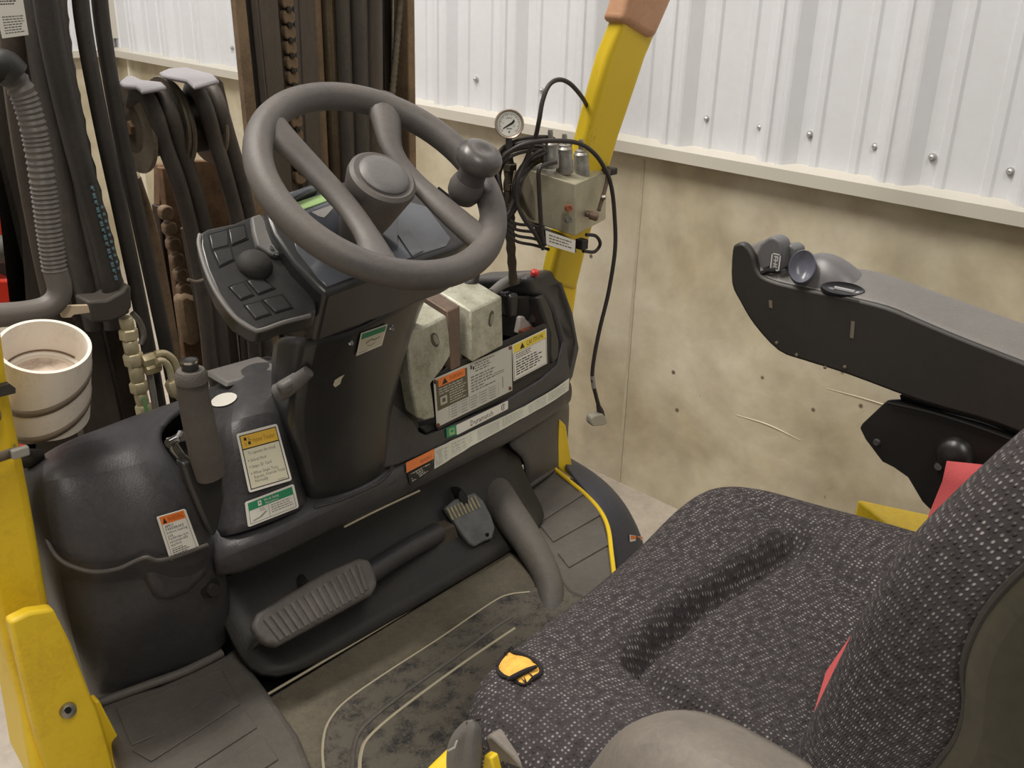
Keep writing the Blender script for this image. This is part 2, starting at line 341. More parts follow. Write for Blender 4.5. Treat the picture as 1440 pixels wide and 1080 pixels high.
def decal(name, f, items, parent, base=None, nseg=1, label=None, thick=.0008, aspect=1.0, rnd=0):
    """one base plate plus a child per colour with the printed parts; items = ('r',u0,v0,u1,v1,mat) | ('t',u,v,height,string,mat[,maxwidth]) | ('p',[(u,v)..],mat)"""
    o = None
    if base is not None:
        if rnd:
            pts = []
            for cu, cv, a0 in ((rnd, rnd/aspect, 180), (1-rnd, rnd/aspect, 270), (1-rnd, 1-rnd/aspect, 0), (rnd, 1-rnd/aspect, 90)):
                for k in range(5):
                    a = math.radians(a0 + 22.5*k); pts.append((cu+rnd*math.cos(a), cv+rnd/aspect*math.sin(a)))
            n = len(pts); vs = [f(u, v, 0) for u, v in pts]+[f(u, v, thick) for u, v in pts]
            fs = [list(range(n, 2*n))]+[[i, (i+1) % n, n+(i+1) % n, n+i] for i in range(n)]
        else:
            vs = []; fs = []
            for i in range(nseg+1):
                u = i/nseg; vs += [f(u, 0, 0), f(u, 1, 0), f(u, 0, thick), f(u, 1, thick)]
            for i in range(nseg):
                a = 4*i; b = a+4
                fs += [[a+2, b+2, b+3, a+3], [a, b, b+2, a+2], [a+1, a+3, b+3, b+1]]
            fs += [[0, 2, 3, 1], [4*nseg, 4*nseg+1, 4*nseg+3, 4*nseg+2]]
        o = mesh(name, vs, fs, base, parent, smooth=False)
        if label: o['label'] = label
    by = {}
    seen = []
    for it in items:
        if it[0] == 'r': bx = (it[1], it[2], it[3], it[4]); mm = it[5]
        elif it[0] == 'p': bx = (min(q[0] for q in it[1]), min(q[1] for q in it[1]), max(q[0] for q in it[1]), max(q[1] for q in it[1])); mm = it[2]
        else: bx = (it[1], it[2]-it[3], it[1]+(it[6] if len(it) > 6 else it[3]*len(it[4])*.6), it[2]+.2*it[3]); mm = it[5]
        lay = 1+max([l for b_, l, m_ in seen if b_[0] < bx[2]-1e-6 and b_[2] > bx[0]+1e-6 and b_[1] < bx[3]-1e-6 and b_[3] > bx[1]+1e-6 and m_ is not mm] or [0])
        seen.append((bx, lay, mm)); eps = thick+lay*.00015
        if it[0] == 'r':
            _, u0, v0, u1, v1, m = it; k = max(1, nseg); vs = []; fs = []
            for i in range(k+1):
                u = u0+(u1-u0)*i/k; vs += [f(u, v0, eps), f(u, v1, eps)]
            fs = [[2*i, 2*i+2, 2*i+3, 2*i+1] for i in range(k)]
        elif it[0] == 'p':
            _, pts, m = it; vs = [f(u, v, eps) for u, v in pts]; fs = [list(range(len(pts)))]
        else:
            _, u, v, h, s, m = it[:6]; g, gf, wd = text_geo(s)
            sx = h*aspect
            if len(it) > 6 and wd*sx > it[6]: sx = it[6]/wd
            vs = [f(u+p.x*sx, v-p.y*h, eps) for p in g]; fs = gf
        by.setdefault(m.name, (m, []))[1].append((vs, fs))
    lvl_parent = o if o is not None else parent
    if lvl_parent.parent is not None and lvl_parent.parent.parent is not None: raise RuntimeError('depth')
    # all print of a sticker is one child mesh with several materials
    if by:
        me = bpy.data.meshes.new('print'); V = []; Fc = []; mi = []
        for k, (m, parts) in enumerate(by.values()):
            me.materials.append(m)
            for vs, fs in parts:
                b = len(V); V += [tuple(x) for x in vs]; Fc += [[b+i for i in q] for q in fs]; mi += [k]*len(fs)
        me.from_pydata(V, [], Fc)
        for p, k in zip(me.polygons, mi): p.material_index = k
        po = link('print', me, None, lvl_parent, smooth=False)
    return o
def lines(u0, v0, u1, v1, n, mat, rag=.25, seed=1, fill=.45):
    """rows of tiny unreadable printing, drawn as broken word strokes"""
    rg = random.Random(seed); out = []; dv = (v1-v0)/n
    for i in range(n):
        u = u0; end = u1-(u1-u0)*rag*rg.random()
        while u < end:
            wd = (u1-u0)*rg.uniform(.06, .17); e = min(u+wd, end)
            out.append(('r', u, v0+i*dv, e, v0+i*dv+dv*fill, mat)); u = e+(u1-u0)*.03
    return out
def tri(u, v, w_, h, mat, mark):
    return [('p', [(u, v+h), (u+w_, v+h), (u+w_/2, v)], mat), ('r', u+w_*.46, v+h*.35, u+w_*.54, v+h*.85, mark)]
# ================================================================ SETTING
WX = 2.2
flo = struct(mesh('floor', [(-3, -3, 0), (4, -3, 0), (4, 7, 0), (-3, 7, 0), (-3, -3, -.1), (4, -3, -.1), (4, 7, -.1), (-3, 7, -.1)],
    [[0, 1, 2, 3], [7, 6, 5, 4], [0, 4, 5, 1], [1, 5, 6, 2], [2, 6, 7, 3], [3, 7, 4, 0]], None, smooth=False))
fm = M('floor_concrete', (184, 174, 160), .6, rgb2=(150, 140, 130), vscale=2.2, bump=.15); flo.data.materials.append(fm)
wr = struct(box('wall_right', (WX+.1, 1.95, .525), (.2, 5.9, 1.05), concrete))
wf = struct(box('wall_front', (-.4, 4.98, .525), (5.2, .2, 1.05), concrete))
for (x, y) in ((905, 230),):
    q = P(x, y, 'x', WX); box('formwork_seam', (WX-.0005, q.y, .50), (.003, .010, 1.0), M('seam_grout', (176, 167, 144), .9, rgb2=(196, 188, 166), vscale=30), wr, bevel=.001)
for y0_, y1_, z_ in ((.75, 1.05, .52), (.35, .55, .43), (1.1, 1.3, .36)):
    tube('plaster_ridge', [(WX-.0005, y0_, z_), (WX-.0005, (y0_+y1_)/2, z_+.01), (WX-.0005, y1_, z_+.004)], [.0006, .002, .0006], M('pale_laitance', (214, 206, 186), .8), wr, seg=6)
def sheet(name, p0, along, out, length, z0, z1, phase, kind='wall'):
    """ribbed steel sheet: tall ribs every 305 mm with two low ribs between"""
    along = Vector(along); out = Vector(out); prof = []
    s = phase
    while s < length:
        for ds, h in ((-.058, 0), (-.030, .022), (-.024, .024), (-.014, .024), (-.010, .019), (.010, .019), (.014, .024), (.024, .024), (.030, .022), (.058, 0)):
            prof.append((s+ds, h))
        for c in (.1017, .2033):
            for ds, h in ((-.014, 0), (-.008, .005), (.008, .005), (.014, 0)): prof.append((s+c+ds, h))
        s += .305
    prof = [(-.05, 0)]+prof+[(length+.05, 0)]
    vs = []; fs = []
    for s, h in prof:
        q = Vector(p0)+along*s+out*h; vs += [(q.x, q.y, z0), (q.x, q.y, z1)]
    for i in range(len(prof)-1): fs.append([2*i, 2*i+2, 2*i+3, 2*i+1])
    o = mesh(name, vs, fs, white, smooth=False)
    md = o.modifiers.new('s', 'SOLIDIFY'); md.thickness = .004; md.offset = 1 if (along.cross(out)).z > 0 else -1
    return struct(o)
sr = sheet('wall_right_cladding', (WX, -.98, 0), (0, 1, 0), (-1, 0, 0), 5.9, 1.050, 3.4, .124)
sf = sheet('wall_front_cladding', (-3, 4.88, 0), (1, 0, 0), (0, -1, 0), 5.1, 1.050, 3.4, .1)
# screws with washers along the lower edge, as in the photo
spx = [(937, 157), (994, 167), (1069, 179), (1139, 189), (1231, 206), (1265, 216), (1311, 221), (1421, 241), (631, 105), (669, 111), (719, 118), (762, 127)]
first = None
for (x, y) in spx:
    q = P(x, y, 'x', WX-.004)
    if first is None:
        first = lathe('screw', [(0.0, -.004), (.009, -.004), (.009, .001), (.0055, .002), (.0055, .006), (.003, .008)], q, (-1, 0, 0), M('screw_head', (190, 190, 190), .4, .6), sr, seg=10)
        q0 = q
    else:
        c = first.copy(); COL.objects.link(c); c.location = q-q0
for yy in (2.9, 3.2, 3.35, 3.55, 3.8):
    c = first.copy(); COL.objects.link(c); c.location = Vector((WX-.004, yy, 1.135))-q0
def angle_flash(name, a, b, out):
    a = Vector(a); b = Vector(b); out = Vector(out); pr = [(0, 1.060), (.046, 1.050), (.046, 1.020), (.042, 1.020), (.042, 1.045), (0, 1.052)]
    vs = [e+out*h+Vector((0, 0, z)) for e in (a, b) for h, z in pr]; n = len(pr)
    fs = [list(range(n)), list(range(2*n-1, n-1, -1))]+[[i, (i+1) % n, n+(i+1) % n, n+i] for i in range(n)]
    return struct(mesh(name, vs, fs, flash, smooth=False))
angle_flash('trim_1', (WX, -1, 0), (WX, 4.88, 0), (-1, 0, 0))
angle_flash('trim_2', (-3, 4.88, 0), (WX-.05, 4.88, 0), (0, -1, 0))
struct(box('trim_3', (WX-.03, 4.855, 2.25), (.05, .05, 2.3), flash))
struct(box('trim_4', (WX-.006, 4.74, .51), (.02, .02, 1.02), M('joint_sealant', (232, 226, 212), .6)))
struct(box('ceiling', (.5, 2, 4.75), (7, 10, .1), M('ceiling_paint', (196, 196, 192), .8)))

# ================================================================ FORKLIFT BODY
FL = thing('forklift', 'yellow forklift truck body with black dashboard cowl, ribbed foot wells and leaning yellow guard posts', 'forklift', (.93, .9, 0))
# --- floor
PZ = .45
fp = [P(x, y, 'z', PZ) for x, y in ((683, 790), (400, 953), (330, 1000), (300, 1180), (760, 1180), (1000, 860), (790, 800))]
fp = [Vector((.56, 1.10, PZ)), Vector((1.17, 1.145, PZ)), Vector((1.22, .7, PZ)), Vector((1.20, .3, PZ)), Vector((.56, .3, PZ))]
prism('floor_plate', fp, (0, 0, -.03), floorplate, FL, bevel=.006)
prism('floor_pan', [(.45, 1.42, .405), (1.36, 1.42, .405), (1.36, 1.1, .405), (1.25, .95, .405), (1.2, .4, .405), (.5, .4, .405), (.45, .9, .405)], (0, 0, -.02), void, FL)
# worn mat with rounded corner and a raised double border
edge = [(470, 1140), (455, 1080), (456, 1035), (468, 1008), (490, 985), (540, 950), (620, 898), (690, 850), (715, 838), (745, 834)]
e3 = [P(x, y, 'z', PZ+.004) for x, y in edge]
mp_ = catmull(e3, 4)+[Vector((1.19, 1.02, PZ+.004)), Vector((1.19, .3, PZ+.004)), Vector((.66, .3, PZ+.004))]
prism('floor_mat', [p-Vector((0, 0, .003)) for p in mp_], (0, 0, .006), wornmat, FL)
tube('mat_border', [p+Vector((0, 0, .002)) for p in e3], .0022, M('worn_edge_and_highlight', (176, 166, 142), .6), FL, seg=6)
in1 = [(497, 1140), (495, 1085), (498, 1050), (512, 1022), (560, 982), (640, 925), (690, 888), (720, 868)]
tube('mat_border', [P(x, y, 'z', PZ+.006) for x, y in in1], .0042, rubber, FL, seg=6)
in2 = [(507, 1140), (506, 1090), (508, 1060), (520, 1036), (566, 996), (646, 937), (700, 900), (724, 884)]
tube('mat_border', [P(x, y, 'z', PZ+.006) for x, y in in2], .003, M('worn_edge_and_highlight', (176, 166, 142), .6), FL, seg=6)
# front toe panel rising from the floor plate to the bulkhead
loft('toe_panel', [[Vector((x, 1.30, .74)) for x in (.605, .8, 1.1, 1.3)], [Vector((x, 1.285, .60)) for x in (.605, .8, 1.1, 1.3)],
    [Vector((x, 1.19+.04*(x-.5), .49)) for x in (.605, .8, 1.1, 1.3)], [Vector((x, 1.10+.055*(x-.5), .452)) for x in (.605, .8, 1.1, 1.3)]], plastic_dk, FL, sub=2, solid=.01)
tube('floor_edge_trim', [(.57, 1.103, .453), (.85, 1.12, .453), (1.13, 1.142, .453)], .0022, M('worn_edge_and_highlight', (176, 166, 142), .6), FL, seg=6)
box('bulkhead', (.93, 1.44, .52), (.90, .04, .32), void, FL)
box('bulkhead_bracket', P(585, 690, 'y', 1.3), (.20, .03, .06), plastic_dk, FL, bevel=.006)
# --- left foot pad: raised slab with three ridged panels
LZ = .468
lp = [P(x, y, 'z', LZ) for x, y in ((128, 985), (222, 962), (316, 918), (330, 905), (372, 962), (420, 1030), (440, 1080), (440, 1160), (190, 1160), (160, 1050))]
top = catmull(lp, 1, True)
o = prism('foot_pad', lp, (0, 0, -.06), rubber, FL, bevel=.012, segs=3)
def ridge(px4, z, h=.003, name='pad_ridge'):
    prism(name, [P(x, y, 'z', z-.001) for x, y in px4], (0, 0, h+.001), rubber, FL, bevel=.0014)
ridge([(186, 1058), (310, 974), (338, 992), (213, 1073)], LZ)
ridge([(163, 998), (312, 942), (334, 986), (185, 1050)], LZ, .0025)
ridge([(218, 1082), (345, 1001), (362, 1025), (240, 1104)], LZ)
ridge([(262, 1108), (372, 1040), (392, 1070), (300, 1130)], LZ)
tube('pad_front_lip', [P(x, y, 'z', LZ+.006) for x, y in ((140, 988), (200, 966), (260, 944), (312, 918))], .007, rubber, FL, seg=10)
for q_ in (((442, 714), (480, 702), (525, 683), (545, 668), (552, 655)), ((432, 724), (480, 712), (530, 690), (556, 674))):
    tube('tray_lip', [P(x, y, 'y', 1.142+.0002*max(0, x-480)) for x, y in q_], .0028, MATS['black_plastic'], FL, seg=8)
# --- right foot pad with tunnel hump
RZ = .462
rp = [P(x, y, 'z', RZ) for x, y in ((688, 690), (730, 672), (783, 661), (824, 692), (851, 726), (861, 777), (872, 860), (800, 830), (745, 760))]
prism('foot_pad', rp, (0, 0, -.06), rubber, FL, bevel=.01, segs=3)
for q in ([(752, 732), (820, 690), (824, 695), (757, 738)], [(760, 742), (828, 699), (845, 726), (778, 764)], [(784, 780), (848, 742), (856, 768), (800, 800)]): ridge(q, RZ, .0035)
tube('tunnel_hump', [P(668, 672, 'y', 1.33), P(690, 690, 'y', 1.26), P(715, 722, 'y', 1.18), P(745, 765, 'y', 1.10), P(768, 808, 'y', 1.03), P(775, 845, 'y', .98), P(772, 905, 'y', .93)], [.045, .04, .034, .03, .026, .024, .022], rubber, FL, seg=20)
# yellow door-sill edging and dark fender
tube('sill_edging', [P(x, y, 'z', RZ+.003) for x, y in ((781, 660), (800, 676), (822, 694), (843, 717), (855, 742), (860, 778), (866, 830))], .0045, yellow, FL, seg=8)
def fpt(x, y, X): return P(x, y, 'x', X)
inner = [fpt(*q, 1.5) for q in ((790, 655), (820, 690), (843, 715), (857, 745), (866, 800), (880, 880))]
outer = [fpt(*q, 1.62) for q in ((803, 646), (842, 662), (872, 690), (895, 722), (910, 760), (925, 850))]
mid = [(a+b)/2+Vector((-.01, 0, .018)) for a, b in zip(inner, outer)]
loft('fender', [[p+Vector((0, 0, -.12)) for p in outer], outer, mid, inner], navy, FL, sub=2, solid=.006)
# --- left cowl block
def row(pts): return [P(x, y, 'y', v) for x, y, v in pts]
dx = Vector((-.0, .30, 0))
R0 = row([(48, 665, 1.36), (62, 642, 1.34), (110, 616, 1.33), (148, 603, 1.32), (185, 588, 1.32), (222, 576, 1.32), (262, 562, 1.33), (290, 552, 1.33)])
R1 = row([(45, 668, 1.30), (60, 655, 1.24), (105, 645, 1.24), (148, 632, 1.24), (178, 620, 1.24), (198, 606, 1.255), (208, 604, 1.26), (214, 602, 1.27)])
R2 = row([(48, 690, 1.28), (60, 672, 1.205), (108, 668, 1.20), (160, 658, 1.20), (190, 652, 1.19), (205, 650, 1.19), (218, 644, 1.20), (226, 636, 1.22)])
R3 = row([(52, 730, 1.28), (66, 722, 1.195), (118, 728, 1.172), (172, 722, 1.17), (205, 714, 1.16), (225, 705, 1.155), (255, 692, 1.16), (268, 688, 1.18)])
R4 = row([(64, 775, 1.28), (80, 780, 1.19), (130, 800, 1.16), (185, 788, 1.155), (212, 786, 1.145), (238, 784, 1.14), (280, 770, 1.14), (297, 760, 1.165)])
R5 = row([(67, 788, 1.29), (84, 796, 1.22), (132, 815, 1.20), (186, 804, 1.195), (212, 804, 1.18), (238, 810, 1.17), (282, 796, 1.165), (304, 784, 1.175)])
R6 = row([(78, 840, 1.30), (92, 850, 1.22), (138, 862, 1.20), (190, 858, 1.19), (216, 850, 1.175), (240, 846, 1.175), (290, 830, 1.175), (318, 815, 1.20)])
R7 = row([(98, 905, 1.31), (112, 925, 1.24), (150, 935, 1.225), (200, 925, 1.215), (232, 912, 1.21), (262, 900, 1.205), (304, 876, 1.20), (322, 862, 1.22)])
R8 = row([(118, 960, 1.33), (132, 986, 1.265), (160, 982, 1.26), (205, 968, 1.25), (238, 955, 1.245), (270, 940, 1.235), (306, 918, 1.22), (316, 905, 1.24)])
side = lambda r_: [Vector((r_[0].x, r_[0].y+.25, r_[0].z))]+r_
sideR = lambda r_: r_+[r_[-1]+Vector((.012, .03, -.01)), r_[-1]+Vector((.014, .10, -.05))]
back = [p+Vector((0, .05, -.03)) for p in R0]
rows = [sideR(side(r_)) for r_ in ([p+Vector((0, .07, -.2)) for p in R0], back, R0, R1, R2, R3, R4, R5, R6, R7, R8)]
rows.insert(7, [p+(q-p)*.12 for p, q in zip(rows[6+0], rows[7])]) if False else None
cowlL = loft('dash_cowl', rows, plastic, FL, sub=2, solid=.006)
tube('cowl_ledge_lip', [P(x, y, 'y', v) for x, y, v in ((62, 742, 1.26), (72, 772, 1.20), (92, 792, 1.178), (130, 804, 1.158), (165, 800, 1.153), (188, 790, 1.15), (206, 784, 1.142), (222, 788, 1.138), (250, 782, 1.136), (292, 766, 1.138))], .0030, M('dusty_plastic_edge', (80, 75, 70), .6), FL, seg=8)
for xs in () and (((176, 640), (180, 690), (190, 740), (196, 780)), ((200, 640), (208, 690), (214, 740), (216, 778))): tube('cowl_crease', [P(x, y, 'y', v) for (x, y), v in zip(xs, (1.195, 1.168, 1.158, 1.150))], .004, plastic, FL, seg=10)
# bulge under the ledge
bl = [(200, 792), (240, 786), (285, 776), (305, 782), (296, 812), (268, 838), (240, 850), (222, 845), (208, 820)]
prism('cowl_bulge', [P(x, y, 'y', 1.16) for x, y in bl], (0, .06, 0), plastic, FL, bevel=.02, segs=4)
lathe('hole_plug', [(.0, .004), (.009, .004), (.0115, .0), (.0115, -.01)], P(300, 829, 'y', 1.168), (0, -1, .1), plastic_dk, FL, seg=20)
lathe('plug_recess', [(.0, .001), (.0155, .001), (.0155, -.01)], P(296, 827, 'y', 1.171), (0, -1, .1), void, FL, seg=20)
# --- middle cowl between the brake slot and the column
M0 = row([(310, 548, 1.33), (330, 524, 1.33), (352, 514, 1.33), (380, 506, 1.33), (420, 505, 1.33)])
M1 = row([(314, 585, 1.26), (335, 560, 1.26), (362, 548, 1.26), (390, 545, 1.26), (420, 550, 1.26)])
M2 = row([(316, 612, 1.22), (322, 596, 1.20), (350, 586, 1.20), (388, 578, 1.20), (405, 590, 1.21)])
M3 = row([(318, 650, 1.20), (328, 640, 1.178), (362, 632, 1.175), (402, 622, 1.175), (420, 630, 1.20)])
M4 = row([(318, 712, 1.185), (330, 704, 1.165), (370, 692, 1.16), (412, 678, 1.16), (432, 684, 1.19)])
M5 = row([(312, 756, 1.18), (326, 752, 1.15), (370, 738, 1.145), (420, 716, 1.145), (440, 710, 1.18)])
rows = [[r_[0]+Vector((-.0, .09, -.06)), r_[0]+Vector((0, .03, 0))]+r_+[r_[-1]+Vector((.01, .10, -.02))] for r_ in ([p+Vector((0, .06, -.15)) for p in M0], [p+Vector((0, .04, -.02)) for p in M0], M0, M1, M2, M3, M4, M5)]
cowlM = loft('dash_cowl', rows, plastic, FL, sub=2, solid=.006)
box('hood_top_lid', P(352, 530, 'y', 1.31)+Vector((.0, .02, .002)), (.10, .07, .012), greyp, FL, bevel=.006)
# slot interior
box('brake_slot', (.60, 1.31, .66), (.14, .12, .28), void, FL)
# --- cross bar under everything, bottom lip of the dashboard
BT = [(300, 776, 1.17), (330, 760, 1.15), (380, 742, 1.145), (430, 716, 1.15), (480, 693, 1.155), (540, 664, 1.17), (600, 640, 1.19), (680, 600, 1.225), (740, 572, 1.26), (800, 536, 1.31)]
BF = [(302, 786, 1.16), (332, 770, 1.135), (382, 752, 1.13), (432, 727, 1.135), (482, 703, 1.14), (542, 674, 1.155), (602, 650, 1.175), (682, 615, 1.21), (741, 586, 1.245), (802, 548, 1.295)]
BB = [(306, 806, 1.17), (340, 806, 1.14), (395, 782, 1.135), (445, 756, 1.14), (492, 734, 1.145), (558, 704, 1.16), (615, 672, 1.18), (690, 636, 1.215), (745, 606, 1.25), (800, 566, 1.30)]
rows = [[p+Vector((0, .10, .02)) for p in row(BT)], [p+Vector((0, .03, .006)) for p in row(BT)], row(BT), row(BF), row(BB), [p+Vector((0, .02, -.008)) for p in row(BB)], [p+Vector((0, .12, -.004)) for p in row(BB)]]
bar = loft('dash_cross_bar', rows, plastic, FL, sub=2, solid=.005)
tube('bar_lip_highlight', [P(x, y, 'y', v) for x, y, v in ((484, 741, 1.15), (530, 718, 1.155), (590, 690, 1.17))], .0018, M('worn_edge_and_highlight', (176, 166, 142), .6), FL, seg=6)  # pale tube: a highlight along the bar's lower lip, painted as colour
# --- right dashboard: plane through the sloping face
DA, DB = P(568, 660, 'y', 1.17), P(800, 530, 'y', 1.305)
du = (DB-DA).normalized(); dv = (Vector((0, .22, 1))); dv = (dv-du*dv.dot(du)).normalized(); dnm = du.cross(dv)
if dnm.dot(CAM-DA) < 0: dnm = -dnm
def DP(x, y, off=0): return PP(x, y, DA+dnm*off, dnm)
# face plate below and around the pocket
prism('dash_face', [DP(x, y) for x, y in ((545, 560), (583, 590), (590, 606), (600, 612), (700, 570), (762, 533), (785, 512), (793, 480), (770, 400), (790, 395), (806, 440), (815, 490), (806, 530), (796, 548), (740, 576), (640, 622), (560, 655), (538, 660), (536, 600))], -dnm*.03, plastic, FL, bevel=.004)
prism('pocket_floor', [DP(x, y, -.005) for x, y in ((590, 600), (620, 592), (720, 540), (785, 505), (785, 515), (720, 560), (600, 610))], -dnm*.12, plastic_dk, FL, bevel=.003)
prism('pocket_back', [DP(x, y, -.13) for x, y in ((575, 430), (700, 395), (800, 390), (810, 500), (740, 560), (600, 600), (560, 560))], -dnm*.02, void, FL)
prism('pocket_wall', [DP(x, y, -.002) for x, y in ((538, 560), (546, 545), (560, 470), (572, 480), (585, 560), (590, 604), (575, 600))], -dnm*.11, plastic_dk, FL, bevel=.003)
# right end cowl, tall rounded housing with inner ribs
prism('dash_cowl', [DP(x, y, .0) for x, y in ((742, 390), (757, 384), (776, 378), (788, 392), (802, 424), (813, 478), (812, 500), (803, 530), (797, 522), (792, 482), (780, 440), (765, 420), (750, 412))], lambda p: -dnm*.16, plastic, FL, bevel=.012, segs=4)
prism('cowl_rib', [DP(x, y, .004) for x, y in ((756, 418), (764, 412), (776, 436), (787, 480), (786, 503), (778, 512), (774, 500), (774, 470))], -dnm*.10, shiny, FL, bevel=.006, segs=3)
prism('cowl_rib', [DP(x, y, -.02) for x, y in ((748, 424), (756, 420), (762, 428), (763, 450), (752, 455))], -dnm*.08, plastic, FL, bevel=.005, segs=3)
lathe('cup_well', [(.0, -.07), (.030, -.068), (.034, .0), (.040, .004), (.044, .0), (.044, -.01), (.038, -.09), (0, -.09)], DP(728, 408, -.055), (0, -.1, 1), plastic_dk, FL, seg=36)
tube('cowl_arch', [DP(x, y, -.03) for x, y in ((690, 412), (712, 397), (738, 391), (762, 392))], [.008, .011, .012, .014], greyp, FL, seg=12)
box('switch_block', DP(716, 428, -.03), (.025, .03, .05), shiny, FL, bevel=.006)
lathe('red_button', [(.009, -.004), (.009, .003), (.006, .006), (0, .006)], DP(757, 393, .006)+Vector((0, .01, .012)), (0, -.35, 1), redb, FL, seg=20)
box('copper_clip', DP(742, 466, -.03), (.035, .02, .012), copper, FL, bevel=.002)
box('white_module', DP(735, 452, -.05), (.05, .03, .04), M('white_module_plastic', (186, 178, 172), .5), FL, bevel=.004)
# dark backing plate that carries the capacity plate and caution label
prism('label_backing_plate', [DP(x, y, .003) for x, y in ((608, 531), (640, 510), (766, 455), (773, 458), (773, 512), (722, 540), (719, 553), (616, 605))], -dnm*.005, plastic_dk, FL, bevel=.001)
# --- lower right housing beside the foot well
H0 = row([(604, 668, 1.22), (650, 648, 1.225), (700, 622, 1.25), (750, 596, 1.28), (790, 570, 1.32), (798, 560, 1.38)])
H1 = row([(640, 690, 1.32), (726, 640, 1.26), (735, 640, 1.25), (758, 626, 1.275), (786, 606, 1.32), (796, 600, 1.38)])
H2 = row([(660, 700, 1.34), (722, 668, 1.27), (738, 666, 1.25), (760, 655, 1.27), (784, 640, 1.31), (794, 630, 1.38)])
H3 = row([(690, 706, 1.33), (706, 694, 1.28), (732, 690, 1.26), (760, 672, 1.27), (782, 660, 1.30), (792, 652, 1.38)])
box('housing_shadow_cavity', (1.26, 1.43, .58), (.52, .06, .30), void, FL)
loft('dash_cowl', [[p for p in r_[2:]] for r_ in (H0, H1, H2, H3)], plastic, FL, sub=2, solid=.006)
tube('housing_lip', [P(x, y, 'y', v) for x, y, v in ((676, 682, 1.28), (705, 690, 1.27), (732, 690, 1.255), (760, 673, 1.265), (782, 658, 1.30))], .006, plastic, FL, seg=10)
# --- yellow posts
RP = [(895, -60), (865, 30), (836, 130), (806, 290), (772, 372), (768, 388), (788, 600), (786, 668)]
def post(name, left, right, xa, depth, mat, parent):
    n = len(left); vs = []
    for (a, b, X) in zip(left, right, xa):
        A = P(*a, 'y', X); B = P(*b, 'y', X); vs += [A, B, B+Vector((.01, depth, 0)), A+Vector((.01, depth, 0))]
    fs = [[0, 1, 2, 3], [4*n-1, 4*n-2, 4*n-3, 4*n-4]]
    for i in range(n-1):
        for k in range(4): fs.append([4*i+k, 4*i+(k+1) % 4, 4*i+4+(k+1) % 4, 4*i+4+k])
    return mesh(name, vs, fs, mat, parent, bevel=.012, segs=4)
post('guard_post', [(974, -260), (907, -60), (880, 22), (856, 80), (840, 137), (826, 190), (810, 256), (785, 352), (774, 400)], [(1041, -260), (968, -60), (936, 18), (910, 80), (891, 137), (872, 192), (855, 250), (826, 352), (812, 410)], [1.08, 1.157, 1.19, 1.21, 1.235, 1.26, 1.285, 1.33, 1.355], .045, yellow2, FL)
post('guard_post', [(768, 398), (775, 500), (782, 600), (784, 668)], [(815, 398), (800, 500), (796, 600), (810, 674)], [1.36, 1.37, 1.37, 1.33], .05, yellow, FL)
ppoly('post_foot', [(788, 590), (796, 598), (808, 675), (782, 655), (784, 640)], 'y', 1.31, (0, .04, 0), yellow, FL, bevel=.003)
post('guard_post', [(-40, 380), (-38, 560), (-28, 720), (-10, 850), (30, 1000), (50, 1120)], [(-8, 380), (16, 560), (42, 690), (72, 860), (118, 965), (160, 1110)], [1.12, 1.14, 1.17, 1.19, 1.16, 1.12], .12, yellow, FL)
ppoly('post_cover_plate', [(14, 876), (42, 862), (76, 857), (100, 905), (128, 978), (138, 1000), (170, 1110), (70, 1110), (45, 1010)], 'y', 1.125, (0, .02, 0), yellow, FL, bevel=.004)
ppoly('post_cover_plate', [(-60, 760), (-20, 760), (10, 860), (34, 960), (62, 1110), (-60, 1110), (-60, 900)], 'y', 1.20, (0, .05, 0), yellow, FL, bevel=.008) if False else None
ppoly('step_flange', [(133, 988), (140, 985), (205, 1110), (170, 1110), (150, 1050)], 'y', 1.16, (0, .02, 0), yellow, FL, bevel=.003)
lathe('cover_bolt', [(0, .006), (.006, .006), (.0095, .004), (.011, 0), (.011, -.004)], P(96, 999, 'y', 1.122), (0, -1, .15), steel, FL, seg=24)
lathe('bolt_socket', [(0, .001), (.0045, .001), (.0045, -.002)], P(96, 999, 'y', 1.1155), (0, -1, .15), void, FL, seg=6)
# brown tape wound round the top of the post
post('tape_wrap', [(970, -262), (904, -60), (879, 18), (873, 30)], [(1045, -262), (972, -60), (927, 44), (921, 56)], [1.078, 1.152, 1.182, 1.187], .058, tape, FL)
ppoly('side_rail', [(1205, 700), (1240, 708), (1306, 722), (1420, 762), (1340, 775), (1250, 735)], 'z', .76, (0, 0, -.05), yellow, FL, bevel=.006)
# hood under the seat, front left corner shows below the cushion
hd = [P(x, y, 'z', .70) for x, y in ((592, 1085), (664, 1014), (700, 1010), (760, 1060), (780, 1180), (560, 1180))]
prism('hood_corner', hd, (0, 0, -.05), yellow, FL, bevel=.006)
box('hood', (.86, .24, .56), (.54, .40, .08), yellow, FL, bevel=.01)
